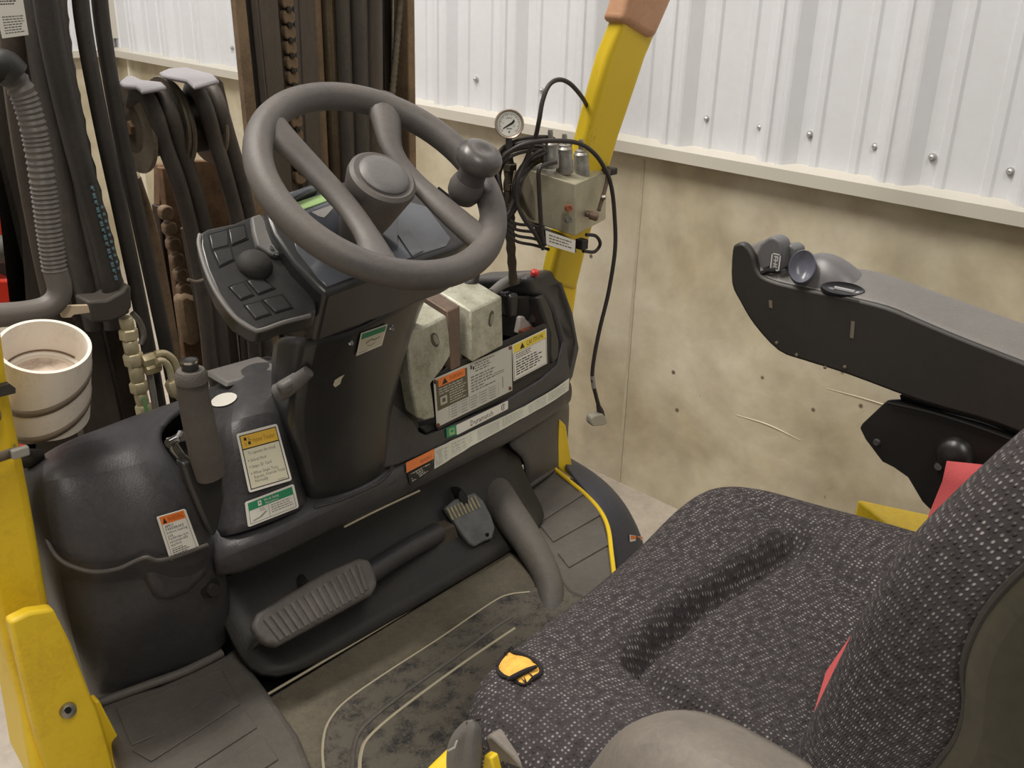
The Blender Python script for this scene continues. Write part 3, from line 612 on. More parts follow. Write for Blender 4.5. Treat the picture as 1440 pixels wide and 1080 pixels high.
# ================================================================ STEERING COLUMN
SCN = thing('steering_column', 'black steering column carrying the instrument pod, key panel and tilt lever behind the wheel', 'steering column', (.86, 1.2, .7))
cf = [[P(*q) for q in r_] for r_ in (
    [(386, 470, 'y', 1.20), (425, 474, 'y', 1.11), (436, 476, 'y', 1.095), (510, 462, 'y', 1.075), (590, 404, 'y', 1.095), (600, 400, 'y', 1.13), (604, 398, 'y', 1.22)],
    [(386, 520, 'y', 1.21), (410, 526, 'y', 1.13), (424, 530, 'y', 1.11), (500, 512, 'y', 1.095), (566, 470, 'y', 1.11), (574, 466, 'y', 1.14), (576, 464, 'y', 1.24)],
    [(384, 566, 'y', 1.24), (402, 585, 'y', 1.16), (412, 592, 'y', 1.135), (490, 572, 'y', 1.12), (548, 540, 'y', 1.14), (555, 536, 'y', 1.165), (558, 534, 'y', 1.26)],
    [(396, 600, 'y', 1.26), (414, 628, 'y', 1.17), (424, 636, 'y', 1.145), (488, 620, 'y', 1.135), (538, 592, 'y', 1.15), (545, 588, 'y', 1.175), (548, 586, 'y', 1.27)],
    [(402, 632, 'y', 1.26), (424, 670, 'y', 1.17), (434, 682, 'y', 1.148), (489, 664, 'y', 1.138), (537, 640, 'y', 1.153), (543, 636, 'y', 1.178), (546, 632, 'y', 1.28)],
    [(405, 640, 'y', 1.26), (428, 684, 'y', 1.17), (438, 692, 'y', 1.15), (490, 676, 'y', 1.14), (536, 654, 'y', 1.155), (543, 648, 'y', 1.18), (546, 644, 'y', 1.28)],
    [(406, 650, 'y', 1.28), (430, 700, 'y', 1.18), (440, 708, 'y', 1.16), (490, 692, 'y', 1.15), (537, 668, 'y', 1.165), (544, 660, 'y', 1.19), (547, 656, 'y', 1.29)])]
col = loft('column_cover', cf, shiny, SCN, sub=2, solid=.004)
# wheel frame
WN = Vector((0, -.5774, .8165)); WC = D(536, 255, 1.23)
def WPt(x, y, off=0): return PP(x, y, WC+WN*off, WN)
PO = -.115
podtop = [(400, 272), (428, 262), (462, 254), (590, 252), (640, 282), (668, 318), (664, 336), (640, 350), (560, 378), (508, 396), (458, 414), (444, 402), (412, 368), (384, 328), (376, 308), (372, 290)]
prism('pod_body', [WPt(x, y, PO) for x, y in podtop], Vector((.0, .03, -.075)), shiny, SCN, bevel=.006, segs=3)
prism('pod_neck', [WPt(x, y, PO-.04) for x, y in ((430, 420), (600, 385), (606, 340), (440, 330))], Vector((.0, .06, -.06)), plastic_dk, SCN, bevel=.01)
prism('display_glass', [WPt(x, y, PO+.0015) for x, y in ((400, 300), (452, 276), (520, 268), (600, 290), (634, 335), (628, 346), (560, 368), (506, 386), (460, 403), (448, 392), (418, 352))], -WN*.004, screen, SCN, bevel=.001)
prism('display_window', [WPt(x, y, PO+.0022) for x, y in ((420, 305), (470, 282), (560, 288), (560, 352), (505, 366), (466, 356))], -WN*.004, M('display_dark', (62, 64, 70), .1, coat=.8), SCN, bevel=.001)
prism('display_tab', [WPt(x, y, PO+.003) for x, y in ((438, 298), (474, 286), (462, 300), (456, 306), (448, 304))], -WN*.003, M('display_tab_grey', (128, 124, 122), .4), SCN)
prism('display_bar', [WPt(x, y, PO+.0035) for x, y in ((560, 330), (575, 322), (596, 352), (580, 360))], -WN*.003, M('display_dark', (62, 64, 70), .1, coat=.8), SCN)
prism('indicator_strip', [WPt(x, y, PO+.003) for x, y in ((410, 286), (466, 268), (470, 279), (414, 299))], -WN*.004, greenp, SCN, bevel=.001)
prism('pod_visor', [WPt(x, y, PO+.012) for x, y in ((398, 272), (444, 256), (452, 262), (404, 282))], -WN*.014, screen, SCN, bevel=.004)
for a, b in (((616, 264), (634, 278)), ((642, 296), (662, 316))):
    tube('vent_slot', [WPt(*a, PO+.001), WPt(*b, PO+.001)], .0022, void, SCN, seg=8)
tube('signal_lever', [WPt(610, 276, PO), WPt(636, 284, PO), WPt(643, 287, PO)], [.004, .004, .0065], hose_dk, SCN, seg=10)
# key panel: curved wing on the left of the pod
KO = -.135
kp = [(280, 328), (292, 321), (330, 313), (352, 304), (372, 300), (377, 312), (384, 330), (404, 362), (428, 400), (446, 426), (444, 440), (430, 446), (398, 452), (366, 464), (352, 461), (330, 446), (306, 414), (290, 378), (281, 345)]
prism('key_panel', [WPt(x, y, KO) for x, y in kp], lambda p: Vector((0, .01, -.022)), shiny, SCN, bevel=.004, segs=3)
prism('key_panel_skirt', [WPt(x, y, KO-.018) for x, y in ((296, 372), (310, 410), (335, 440), (358, 456), (400, 448), (440, 440), (440, 400), (400, 360))], lambda p: Vector((.02, .03, -.03)), plastic_dk, SCN, bevel=.008)
tube('panel_rim', [WPt(x, y, KO+.001) for x, y in ((281, 330), (280, 345), (289, 378), (305, 413), (330, 446), (355, 463), (368, 464), (400, 453), (436, 444))], .0028, greyp, SCN, seg=8)
prism('panel_shoulder', [WPt(x, y, KO+.006) for x, y in ((353, 304), (366, 300), (376, 312), (384, 332), (396, 352), (392, 360), (378, 356), (362, 345), (356, 325))], -WN*.012, greyp, SCN, bevel=.003)
for a in ((382, 349), (388, 358)): lathe('panel_screw', [(0, .002), (.003, .002), (.003, -.002)], WPt(*a, KO+.007), WN, chrome, SCN, seg=12)
kg = [[(296, 331), (318, 325), (320, 344), (300, 349)], [(323, 323), (342, 318), (346, 334), (327, 342)], [(302, 354), (323, 349), (327, 364), (310, 372)],
      [(325, 404), (342, 398), (354, 413), (339, 419)], [(350, 395), (368, 392), (383, 404), (364, 411)], [(347, 430), (366, 425), (378, 440), (360, 446)], [(373, 422), (396, 416), (408, 431), (388, 437)]]
for k in kg:
    cx = sum(p[0] for p in k)/4; cy = sum(p[1] for p in k)/4
    prism('key_recess', [WPt(cx+(x-cx)*1.3, cy+(y-cy)*1.3, KO+.0012) for x, y in k], -WN*.003, void, SCN)
    prism('key', [WPt(cx+(x-cx)*1.12, cy+(y-cy)*1.12, KO+.0022) for x, y in k], -WN*.003, shiny, SCN, bevel=.0012)
dome = D(356, 371, 1.0)
dp = WPt(358, 374, KO)
ds = lathe('joystick_boot', [(.021, -.006), (.023, .0), (.0215, .006), (.018, .011), (.011, .015), (.005, .016), (0, .016)], dp, WN, M('matte_rubber_black', (44, 41, 39), .75, bump=.4), SCN, seg=28)
box('tilt_lever', P(413, 536, 'y', 1.12), (.05, .02, .018), greyp, SCN, bevel=.006, rot=Matrix.Rotation(-.25, 3, 'Y'))
tube('tilt_lever_arm', [P(392, 552, 'y', 1.14), P(412, 540, 'y', 1.12), P(434, 522, 'y', 1.10)], [.014, .012, .009], greyp, SCN, seg=12)
tcs = bvh([col])
for a in ((493, 482), (550, 461)): lathe('cover_screw', [(0, .003), (.003, .003), (.0045, .0015), (.0045, -.003)], hit(*a, tcs)[0], (0, -1, .3), chrome, SCN, seg=12)
# ================================================================ STEERING WHEEL
SW = thing('steering_wheel', 'grey four-spoke steering wheel with a round cap and a spinner knob at its right', 'steering wheel', tuple(WC))
ua = Vector((1, 0, 0)); va = WN.cross(ua)
RW = .1525
tube('rim', [WC+(ua*math.cos(a)+va*math.sin(a))*RW for a in [2*math.pi*k/24 for k in range(24)]], .0178, wheelmat, SW, seg=20, n=5, closed=True)
s1 = [(372, 168, 0), (395, 192, -.002), (440, 238, -.010), (486, 288, -.012), (518, 334, -.008), (534, 372, -.002)]
tube('spoke', [WPt(*q) for q in s1], [.025, .021, .018, .0165, .017, .024], wheelmat, SW, seg=16, flat=(WN, .62))
s2 = [(535, 140, 0), (543, 170, -.002), (552, 212, -.010), (582, 252, -.014), (628, 296, -.008), (684, 344, -.002)]
tube('spoke', [WPt(*q) for q in s2], [.026, .021, .0155, .0145, .019, .022], wheelmat, SW, seg=16, flat=(WN, .62))
lathe('hub', [(0, -.115), (.020, -.112), (.026, -.09), (.034, -.055), (.0415, -.015), (.0445, .0), (.0435, .007), (.039, .0105), (.0345, .0095), (0, .0095)], WC, WN, wheelmat, SW, seg=40)
lathe('hub_cap', [(.0335, .006), (.0325, .0125), (.029, .0155), (.018, .0172), (0, .0176)], WC+WN*.0, WN, capmat, SW, seg=40)
kb = WPt(654, 268, 0)
KAX = (WN+Vector((0, 0, .18))).normalized()
lathe('spinner_base', [(.0, -.014), (.018, -.013), (.0225, -.004), (.0235, .006), (.0215, .014), (.0195, .019), (0, .020)], kb, KAX, wheelmat, SW, seg=28)
lathe('spinner_knob', [(.0195, .016), (.0180, .026), (.0180, .034), (.0215, .039), (.0275, .044), (.0300, .051), (.0292, .058), (.0255, .064), (.018, .0675), (.011, .0675), (.006, .0655), (0, .065)], kb, KAX, knobmat, SW, seg=40)
# ================================================================ PEDALS
def slab_from(pix, p0, n, th, mat, name, parent, bevel):
    return prism(name, [PP(x, y, p0, n) for x, y in pix], -n*th, mat, parent, bevel=bevel, segs=4)
BP = thing('brake_pedal', 'wide ribbed grey rubber brake pedal pad on a sideways arm over the floor', 'pedal', tuple(P(600, 800, 'y', 1.2)))
bn = Vector((-.05, -.72, .69)).normalized(); b0 = P(440, 845, 'y', 1.10)
bp = [(354, 880), (362, 862), (400, 838), (460, 803), (505, 784), (520, 786), (529, 806), (532, 822), (524, 836), (470, 866), (420, 893), (392, 908), (376, 906), (362, 893)]
slab_from(bp, b0, bn, .022, M('pedal_rubber', (92, 87, 82), .55, rgb2=(70, 66, 63), vscale=30, bump=.4), 'pedal_pad', BP, .007)
for k in range(15):
    t = (k+.5)/15; ax_, ay = 368+t*(508-368), 872+t*(790-872); bx_, by = 392+t*(524-392), 902+t*(828-902)
    if k == 14: bx_ -= 4
    tube('pad_rib', [PP(ax_+(bx_-ax_)*s_, ay+(by-ay)*s_, b0+bn*.0012, bn) for s_ in (.02, .5, .98)], .0042, MATS['pedal_rubber'], BP, seg=8, n=3, flat=(bn, .6))
tube('pedal_arm', [P(506, 815, 'y', 1.14), P(560, 780, 'y', 1.17), P(614, 750, 'y', 1.20)], .019, plastic, BP, seg=20)
ppoly('pivot_plate', [(612, 748), (640, 738), (655, 780), (658, 822), (624, 838), (616, 800)], 'y', 1.19, (0, .03, 0), M('dirty_bracket', (70, 62, 54), .7, rgb2=(92, 82, 68), vscale=18, bump=.3), BP, bevel=.004)
lathe('pivot_bolt', [(0, .004), (.004, .004), (.0045, 0), (.0045, -.004)], P(634, 773, 'y', 1.188), (0, -1, .2), chrome, BP, seg=10)
tube('return_rod', [P(365, 900, 'y', 1.14), P(352, 912, 'y', 1.17), P(340, 926, 'y', 1.2)], .004, steel, BP, seg=8)
AP = thing('accelerator_pedal', 'small tapered accelerator pedal with worn grooved top under the dashboard', 'pedal', tuple(P(650, 700, 'y', 1.28)))
an = Vector((-.1, -.75, .65)).normalized(); a0 = P(660, 730, 'y', 1.19)
ap = [(625, 714), (640, 702), (668, 692), (680, 704), (691, 724), (697, 742), (693, 757), (682, 761), (668, 769), (660, 764), (648, 748), (636, 730)]
slab_from(ap, a0, an, .014, M('pedal_worn_rubber', (104, 106, 106), .6, rgb2=(78, 78, 78), vscale=26, bump=.4), 'pedal_pad', AP, .004)
for k in range(9):
    t = k/8; x = 629+t*(667-629); y = 715+t*(698-715)
    tube('grip_tooth', [PP(x, y, a0+an*.001, an), PP(x+8, y+16, a0+an*.001, an)], .0024, M('worn_tooth', (176, 162, 128), .7, rgb2=(110, 104, 92), vscale=60), AP, seg=6, n=1)
tube('pedal_arm', [P(652, 700, 'y', 1.21), P(640, 690, 'y', 1.25), P(626, 664, 'y', 1.29), P(618, 645, 'y', 1.32)], [.016, .018, .020, .022], plastic_dk, AP, seg=16, flat=(Vector((0, -1, .3)), .5))
box('pad_recess', PP(685, 752, a0+an*.001, an), (.006, .004, .006), void, AP)
tube('clutch_rod', [P(402, 782, 'y', 1.30), P(418, 808, 'y', 1.24), P(430, 828, 'y', 1.2)], .010, plastic_dk, BP, seg=12)
# ================================================================ PARKING BRAKE
PB = thing('parking_brake_lever', 'upright dark grey parking brake lever with a black push button on top', 'lever', tuple(P(300, 745, 'y', 1.16)))
pts = [(267, 524, 1.10), (272, 556, 1.105), (281, 600, 1.11), (290, 640, 1.115), (296, 668, 1.12)]
tube('grip', [P(x, y, 'y', v) for x, y, v in pts], [.0192, .0205, .0215, .022, .020], M('foam_grip', (86, 80, 76), .75, rgb2=(102, 96, 90), vscale=12, bump=.5, bscale=500), PB, seg=24, flat=(Vector((0, 1, 0)), .8))
tp = P(268, 522, 'y', 1.10); ax3 = (P(266, 505, 'y', 1.10)-tp).normalized()
lathe('grip_top', [(.0205, -.014), (.0205, -.004), (.017, .002), (0, .003)], tp, ax3, MATS['foam_grip'], PB, seg=28)
lathe('push_button', [(.0105, 0), (.0105, .014), (.0095, .0155), (.006, .0145), (0, .014)], tp, ax3, plastic_dk, PB, seg=24)
lathe('button_rim', [(.0108, .0125), (.0108, .0158), (.0085, .0158), (.0085, .0125)], tp, ax3, chrome, PB, seg=24)
ppoly('lever_blade', [(256, 652), (268, 650), (292, 672), (316, 664), (317, 700), (308, 742), (303, 756), (296, 752), (280, 716), (266, 684)], 'y', 1.125, (0, .022, 0), shiny, PB, bevel=.005, segs=3)
ppoly('linkage', [(236, 618), (246, 616), (262, 640), (284, 654), (276, 662), (256, 652), (242, 636)], 'y', 1.15, (0, .008, 0), steel, PB, bevel=.002)
tube('linkage_pin', [P(236, 624, 'y', 1.14), P(258, 612, 'y', 1.15)], .0062, chrome, PB, seg=14, n=1)
for a in ((258, 613), (262, 655), (278, 640)): lathe('linkage_nut', [(0, .008), (.007, .008), (.0085, 0), (.0085, -.005)], P(*a, 'y', 1.14), (0, -1, .3), chrome, PB, seg=6)
# ================================================================ SEAT
ST = thing('driver_seat', 'charcoal speckled cloth driver seat with a torn hole showing yellow foam', 'seat', (.86, .35, .72))
outl = [(.515, .42), (.522, .50), (.533, .56), (.575, .606), (.66, .622), (.78, .634), (.90, .652), (1.0, .662), (1.07, .650), (1.125, .60), (1.158, .50), (1.172, .40), (1.18, .28), (1.12, .18), (.86, .14), (.60, .16), (.53, .22), (.512, .32)]
oc = catmull([Vector((x, y, 0)) for x, y in outl], 8, True)
def pl(*q): return [P(x, y, 'z', .83) for x, y in q]
grooves = [(pl((1120, 765), (1070, 790), (1000, 830), (940, 880), (900, 925)), .042, .015), (pl((900, 925), (950, 975), (1010, 1020), (1080, 1060)), .034, .014),
           (pl((1055, 715), (1095, 745), (1120, 770)), .012, .016), (pl((1130, 780), (1180, 810), (1230, 840)), .014, .02), (pl((880, 930), (840, 915), (800, 900)), .006, .018)]
def segd(p, a, b):
    ab = b-a; t = max(0, min(1, (p-a).dot(ab)/ab.length_squared)); return (p-a-ab*t).length
def ztop(x, y):
    z = .832+.022*max(0, min(1, (x-.9)/.25))*max(0, min(1, (.62-y)/.25)); gd = 0; q = Vector((x, y, 0))
    for line, dp_, wd in grooves:
        dm = min(segd(q, Vector((a.x, a.y, 0)), Vector((b.x, b.y, 0))) for a, b in zip(line, line[1:]))
        gd = max(gd, dp_*math.exp(-(dm/wd)**2))
    z -= gd; z += .020*math.exp(-((x-1.02)/.09)**2)*math.exp(-((y-.63)/.09)**2)
    z += .018*math.exp(-((x-.60)/.06)**2)*math.exp(-((y-.38)/.14)**2) + .012*math.exp(-((x-1.08)/.06)**2)
    z -= .02*math.exp(-((x-.88)/.13)**2)*math.exp(-((y-.30)/.12)**2)
    return z
cx0, cy0 = .85, .38
ringS = [0.02]+[.03*i for i in range(1, 28)]+[.845, .88, .91, .94, .965, .985, 1.0]
rows = []
def edge_drop(s): return 0 if s < .72 else .045*(1-math.sqrt(max(0, 1-((s-.72)/.28)**2)))
for s in ringS:
    rows.append([Vector((cx0+(p.x-cx0)*s, cy0+(p.y-cy0)*s, ztop(cx0+(p.x-cx0)*s, cy0+(p.y-cy0)*s)-edge_drop(s))) for p in oc])
for s, dz in ((1.008, .062), (1.01, .085), (1.0, .11), (.985, .125), (.95, .13)):
    rows.append([Vector((cx0+(p.x-cx0)*s, cy0+(p.y-cy0)*s, ztop(p.x, p.y)-dz)) for p in oc])
def pillow(name, rows, mat, parent):
    R = len(rows); Cn = len(rows[0]); vs = [v for r_ in rows for v in r_]; fs = []
    for i in range(R-1):
        for j in range(Cn): fs.append([i*Cn+j, (i+1)*Cn+j, (i+1)*Cn+(j+1) % Cn, i*Cn+(j+1) % Cn])
    fs.append(list(range(Cn))); fs.append([(R-1)*Cn+j for j in range(Cn)][::-1])
    me = bpy.data.meshes.new(name); me.from_pydata([tuple(v) for v in vs], [], fs)
    uv = me.uv_layers.new(name='UVMap')
    tot = [0]*Cn; uvp = []
    for i in range(R):
        for j in range(Cn):
            v = rows[i][j]
            if i < len(ringS): uvp.append((v.x, v.y))
            else:
                b = rows[len(ringS)-1][j]; o_ = Vector((b.x-cx0, b.y-cy0)).normalized(); d_ = (v-b).length; uvp.append((b.x+o_.x*d_, b.y+o_.y*d_))
    for lp in me.loops: uv.data[lp.index].uv = uvp[lp.vertex_index]
    bm = bmesh.new(); bm.from_mesh(me); bmesh.ops.recalc_face_normals(bm, faces=bm.faces); bm.to_mesh(me); bm.free()
    o = link(name, me, mat, parent)
    for p in me.polygons: p.use_smooth = True
    md = o.modifiers.new('u', 'SUBSURF'); md.levels = 1; md.render_levels = 1
    return o
cush = pillow('seat_cushion', rows, fabric, ST)
prism('seat_base', [Vector((cx0+(p.x-cx0)*.985, cy0+(p.y-cy0)*.985, .735)) for p in oc[::2]], (0, 0, -.03), plastic, ST, bevel=.01)
prism('seat_skirt', [Vector((cx0+(p.x-cx0)*.93, cy0+(p.y-cy0)*.93, .70)) for p in oc[::2]], (0, 0, -.08), plastic_dk, ST, bevel=.01)
tree = bvh([cush])
# torn hole
ht = [(698, 928), (704, 921), (716, 918), (730, 920), (744, 925), (752, 934), (760, 942), (758, 950), (752, 957), (742, 965), (730, 963), (718, 957), (706, 950), (699, 940)]
hp = [hit(x, y, tree) for x, y in ht]
cpt, cn = hit(728, 941, tree)
vs = [p+n*.0015 for p, n in hp]+[cpt+(p-cpt)*.6+cn*.0042 for p, n in hp]+[cpt+cn*.005]; n_ = len(hp)
fs = [[i, (i+1) % n_, n_+(i+1) % n_, n_+i] for i in range(n_)]+[[n_+i, n_+(i+1) % n_, 2*n_] for i in range(n_)]
mesh('exposed_foam', vs, fs, foam, ST, sub=1)
rr = random.Random(3); rim = []
for i, (p, n) in enumerate(hp): rim.append(p+n*.0022+Vector((rr.uniform(-1, 1), rr.uniform(-1, 1), 0))*.0018)
tube('torn_edge', rim, [.0012+.0012*rr.random() for _ in rim], M('frayed_black_cloth', (36, 32, 34), .95, bump=.8, bscale=900), ST, seg=8, n=4, closed=True)
fl = [hit(x, y, tree) for x, y in ((716, 962), (728, 957), (742, 950), (756, 944))]
tube('torn_flap', [p+n*.006 for p, n in fl], [.002, .003, .0028, .0018], MATS['frayed_black_cloth'], ST, seg=8)
for k in range(16):
    i = rr.randrange(len(hp)); p, n = hp[i]
    q = p+(cpt-p)*rr.uniform(.1, .28)+Vector((rr.uniform(-1, 1), rr.uniform(-1, 1), 0))*.003+n*.005
    tube('loose_thread', [p+n*.002, (p+q)/2+n*.002, q], [.0008, .0007, .0004], MATS['frayed_black_cloth'], ST, seg=5, n=2)
# backrest: bolster sweep plus plastic back shell
sil = [(1560, 520), (1440, 612), (1368, 682), (1300, 745), (1252, 815), (1213, 885), (1172, 960), (1138, 1030), (1108, 1085), (1075, 1150), (1050, 1200)]
sea = [(1640, 660), (1535, 725), (1452, 790), (1402, 840), (1373, 885), (1357, 935), (1359, 990), (1347, 1035), (1322, 1070), (1290, 1110), (1270, 1150)]
rows = []; shell = []
for (a, b) in zip(sil, sea):
    F = P(*a, 'x', .60); S = P(*b, 'x', .50)
    e = (F+S)/2+Vector((-.028, .012, .01)); 
    rows.append([F+Vector((.30, -.07, -.01)), F+Vector((.16, -.05, 0)), F+Vector((.09, -.01, 0)), F+Vector((.045, .0, .0)), F, F+(S-F)*.25+Vector((-.025, .010, .006)), e, F+(S-F)*.78+Vector((-.014, .006, .006)), S])
    shell.append([S+Vector((.004, .004, -.003)), S+Vector((-.008, -.012, 0)), S+Vector((-.004, -.045, .002)), S+Vector((.03, -.10, .0)), S+Vector((.12, -.13, .0))])
loft('backrest', rows, fabric, ST, sub=2, solid=.004, uvs=1)
loft('back_shell', shell, M('glossy_olive_plastic', (52, 49, 38), .22, rgb2=(66, 62, 50), vscale=5, spec=.6), ST, sub=2, solid=.004)
tube('seam_piping', [P(x, y, 'x', .498) for x, y in sea], .003, hose_dk, ST, seg=8)
# grey plastic hip cover at the left of the cushion
HC = [[(800, 1110, .50), (832, 1070, .50), (858, 1030, .495), (890, 1008, .495), (930, 1002, .495), (985, 1014, .495), (1050, 1050, .495), (1110, 1086, .495), (1160, 1120, .495)],
      [(810, 1130, .47), (842, 1095, .465), (868, 1055, .46), (896, 1030, .455), (930, 1022, .455), (985, 1036, .455), (1050, 1075, .455), (1105, 1108, .455), (1150, 1140, .455)],
      [(830, 1200, .44), (850, 1170, .44), (880, 1140, .435), (905, 1130, .43), (935, 1125, .43), (990, 1140, .43), (1050, 1170, .43), (1100, 1190, .43), (1150, 1220, .43)]]
HC = [[(x, y+14, X) for x, y, X in r_] for r_ in HC]
rows = [[P(x, y, 'x', X)+Vector((.03, 0, -.012)) for x, y, X in HC[0]]]+[[P(x, y, 'x', X) for x, y, X in r_] for r_ in HC]
loft('hip_cover', rows, M('dusty_grey_plastic', (108, 101, 94), .6, rgb2=(130, 122, 112), vscale=12, bump=.2), ST, sub=2, solid=.006)
# grey base trim strip at the lower left of the cushion
prism('side_trim', [P(x, y, 'x', .525) for x, y in ((682, 1036), (690, 1034), (720, 1062), (762, 1110), (745, 1125), (716, 1100), (690, 1062))], (.02, 0, 0), MATS['dusty_grey_plastic'], ST, bevel=.003)
prism('yellow_bracket', [P(x, y, 'x', .50) for x, y in ((680, 1062), (690, 1066), (698, 1096), (676, 1096))], (.01, 0, 0), yellow, ST, bevel=.002)
# adjusting lever
SL = thing('seat_adjust_lever', 'grey moulded seat adjusting lever with a dished thumb grip by the seat corner', 'lever', tuple(P(650, 1060, 'x', .50)))
lv = [[(628, 1100, .50), (640, 1100, .49), (655, 1100, .488), (668, 1100, .492), (676, 1100, .50)],
      [(627, 1066, .50), (638, 1066, .486), (650, 1068, .492), (664, 1068, .486), (678, 1062, .50)],
      [(629, 1048, .50), (640, 1048, .486), (652, 1050, .493), (664, 1046, .486), (679, 1040, .50)],
      [(636, 1031, .50), (646, 1030, .488), (656, 1030, .491), (666, 1028, .488), (678, 1026, .50)],
      [(652, 1014, .50), (656, 1013, .495), (662, 1012, .494), (668, 1012, .495), (672, 1014, .50)]]
loft('lever_grip', [[P(x, y, 'x', X) for x, y, X in r_] for r_ in lv], MATS['grey_plastic'], SL, sub=2, solid=.012)
prism('lever_mark', [P(x, y, 'x', .4855) for x, y in ((641, 1042), (643, 1042), (640, 1052), (630, 1057), (629, 1055), (638, 1050))], (.001, 0, 0), M('mark_white', (210, 208, 204), .5), SL)
# ================================================================ ARMREST
AR = thing('armrest_console', 'black armrest console with grey fingertip switches and dished buttons, right of the seat', 'armrest', tuple(P(1350, 640, 'x', 1.22)))
AXX = 1.17
arp = [(1029, 352), (1035, 343), (1044, 342), (1052, 349), (1059, 362), (1063, 378), (1072, 389), (1095, 398), (1140, 408), (1190, 418), (1246, 432), (1290, 450), (1350, 475), (1440, 510), (1560, 556), (1560, 660), (1440, 612), (1380, 590), (1290, 564), (1190, 527), (1130, 508), (1094, 494), (1060, 458), (1040, 425), (1028, 398)]
prism('armrest_side', catmull([P(x, y, 'x', AXX) for x, y in arp], 3, True), (.014, 0, 0), M('armrest_black', (40, 37, 34), .45, rgb2=(50, 46, 41), vscale=7), AR, bevel=.004)
# top body with hand rest, cross-sections from front to back
TB = [(1042, 352, .0, .004), (1052, 368, .004, .01), (1072, 392, .0, .0), (1110, 404, .0, .0), (1150, 412, .0, .0), (1200, 421, .0, .0), (1246, 433, .0, .0), (1300, 454, .0, .0), (1370, 483, .0, .0), (1440, 510, 0, 0), (1560, 556, 0, 0)]
crown = [.0, .0, .002, .008, .014, .014, .006, .006, .008, .010, .010]
rows = []
for (x, y, a, b), c in zip(TB, crown):
    p = P(x, y, 'x', AXX+.004)
    rows.append([p+Vector((.002, 0, -.05)), p+Vector((0, 0, -.008)), p+Vector((.004, 0, .001)), p+Vector((.03, .0, .002+c*.9)), p+Vector((.055, .0, .004+c*1.15)), p+Vector((.085, 0, .004+c*.9)), p+Vector((.105, 0, .0)), p+Vector((.112, 0, -.02)), p+Vector((.11, 0, -.07))])
loft('armrest_top', rows, MATS['grey_plastic'], AR, sub=2, solid=.004)
# raised hand rest dome
dome = [(1108, 404), (1130, 404), (1160, 409), (1200, 420), (1240, 432)]
dh = [.022, .050, .056, .040, .005]; dw = [.024, .034, .040, .036, .014]
rows = []
for (x, y), h, wd in zip(dome, dh, dw):
    p = P(x, y, 'x', AXX+.045); rows.append([p+Vector((math.cos(a)*wd, 0, math.sin(a)*h)) for a in [math.pi*(k/8) for k in range(9)]])
loft('hand_rest', rows, M('smooth_grey_plastic', (92, 90, 92), .32, rgb2=(104, 101, 102), vscale=6), AR, sub=2, solid=.003)
def facing(x, y, X): return P(x, y, 'x', X)
# dished thumb button facing the driver
bc = facing(1128, 375, AXX+.002); bax = (CAM-bc).normalized(); bax = (bax+Vector((-.2, -.0, .3))).normalized()
upv = (Vector((0, 0, 1))-bax*bax.z).normalized(); sdv = bax.cross(upv)
def dish(name, c, ax_, up_, a, b, dep, mat, parent):
    sd = ax_.cross(up_); vs = []; fs = []; S = 28
    rings = [(1.06, -.012), (1.06, .0), (1.0, .002), (.9, 0), (.6, -dep*.75), (.3, -dep*.95)]
    for k, h in rings:
        for i in range(S): t = 2*math.pi*i/S; vs.append(c+sd*math.cos(t)*a*k+up_*math.sin(t)*b*k+ax_*h)
    for r_ in range(len(rings)-1):
        for i in range(S): fs.append([r_*S+i, r_*S+(i+1) % S, (r_+1)*S+(i+1) % S, (r_+1)*S+i])
    vs.append(c-ax_*dep); L_ = len(vs)-1; b_ = (len(rings)-1)*S
    for i in range(S): fs.append([b_+i, b_+(i+1) % S, L_])
    fs.append(list(range(S))[::-1])
    return mesh(name, vs, fs, mat, parent)
dish('thumb_button', bc, bax, upv, .0165, .0215, .007, M('dish_blue_grey', (96, 97, 108), .28), AR)
# fingertip levers
for pix, X in (([(1060, 364), (1068, 344), (1080, 334), (1088, 333), (1097, 339), (1100, 350), (1098, 381), (1086, 376), (1068, 384), (1061, 378)], AXX+.012),
               ([(1098, 352), (1104, 344), (1112, 344), (1120, 350), (1118, 366), (1110, 378), (1101, 380)], AXX+.03)):
    prism('fingertip_lever', [facing(x, y, X) for x, y in pix], (.026, 0, 0), M('lever_grey', (98, 97, 98), .4), AR, bevel=.004, segs=3)
decal('lever_symbol', surf4([facing(1086, 355, AXX+.0114), facing(1099, 358, AXX+.0114), facing(1096, 382, AXX+.0114), facing(1083, 378, AXX+.0114)]),
      [('r', 0, 0, 1, .07, M('mark_white', (210, 208, 204), .5)), ('r', 0, .93, 1, 1, MATS['mark_white']), ('r', 0, 0, .12, 1, MATS['mark_white']), ('r', .88, 0, 1, 1, MATS['mark_white']),
       ('r', .3, .15, .75, .22, MATS['mark_white']), ('r', .65, .15, .75, .45, MATS['mark_white']), ('r', .3, .38, .75, .45, MATS['mark_white']), ('r', .3, .6, .7, .66, MATS['mark_white']), ('r', .3, .75, .7, .81, MATS['mark_white']), ('r', .45, .15, .53, .8, MATS['mark_white'])], AR, base=MATS['lever_grey'])
tube('lever_slot', [facing(1070, 385, AXX+.006), facing(1080, 381, AXX+.008), facing(1090, 381, AXX+.010)], .0035, void, AR, seg=8)
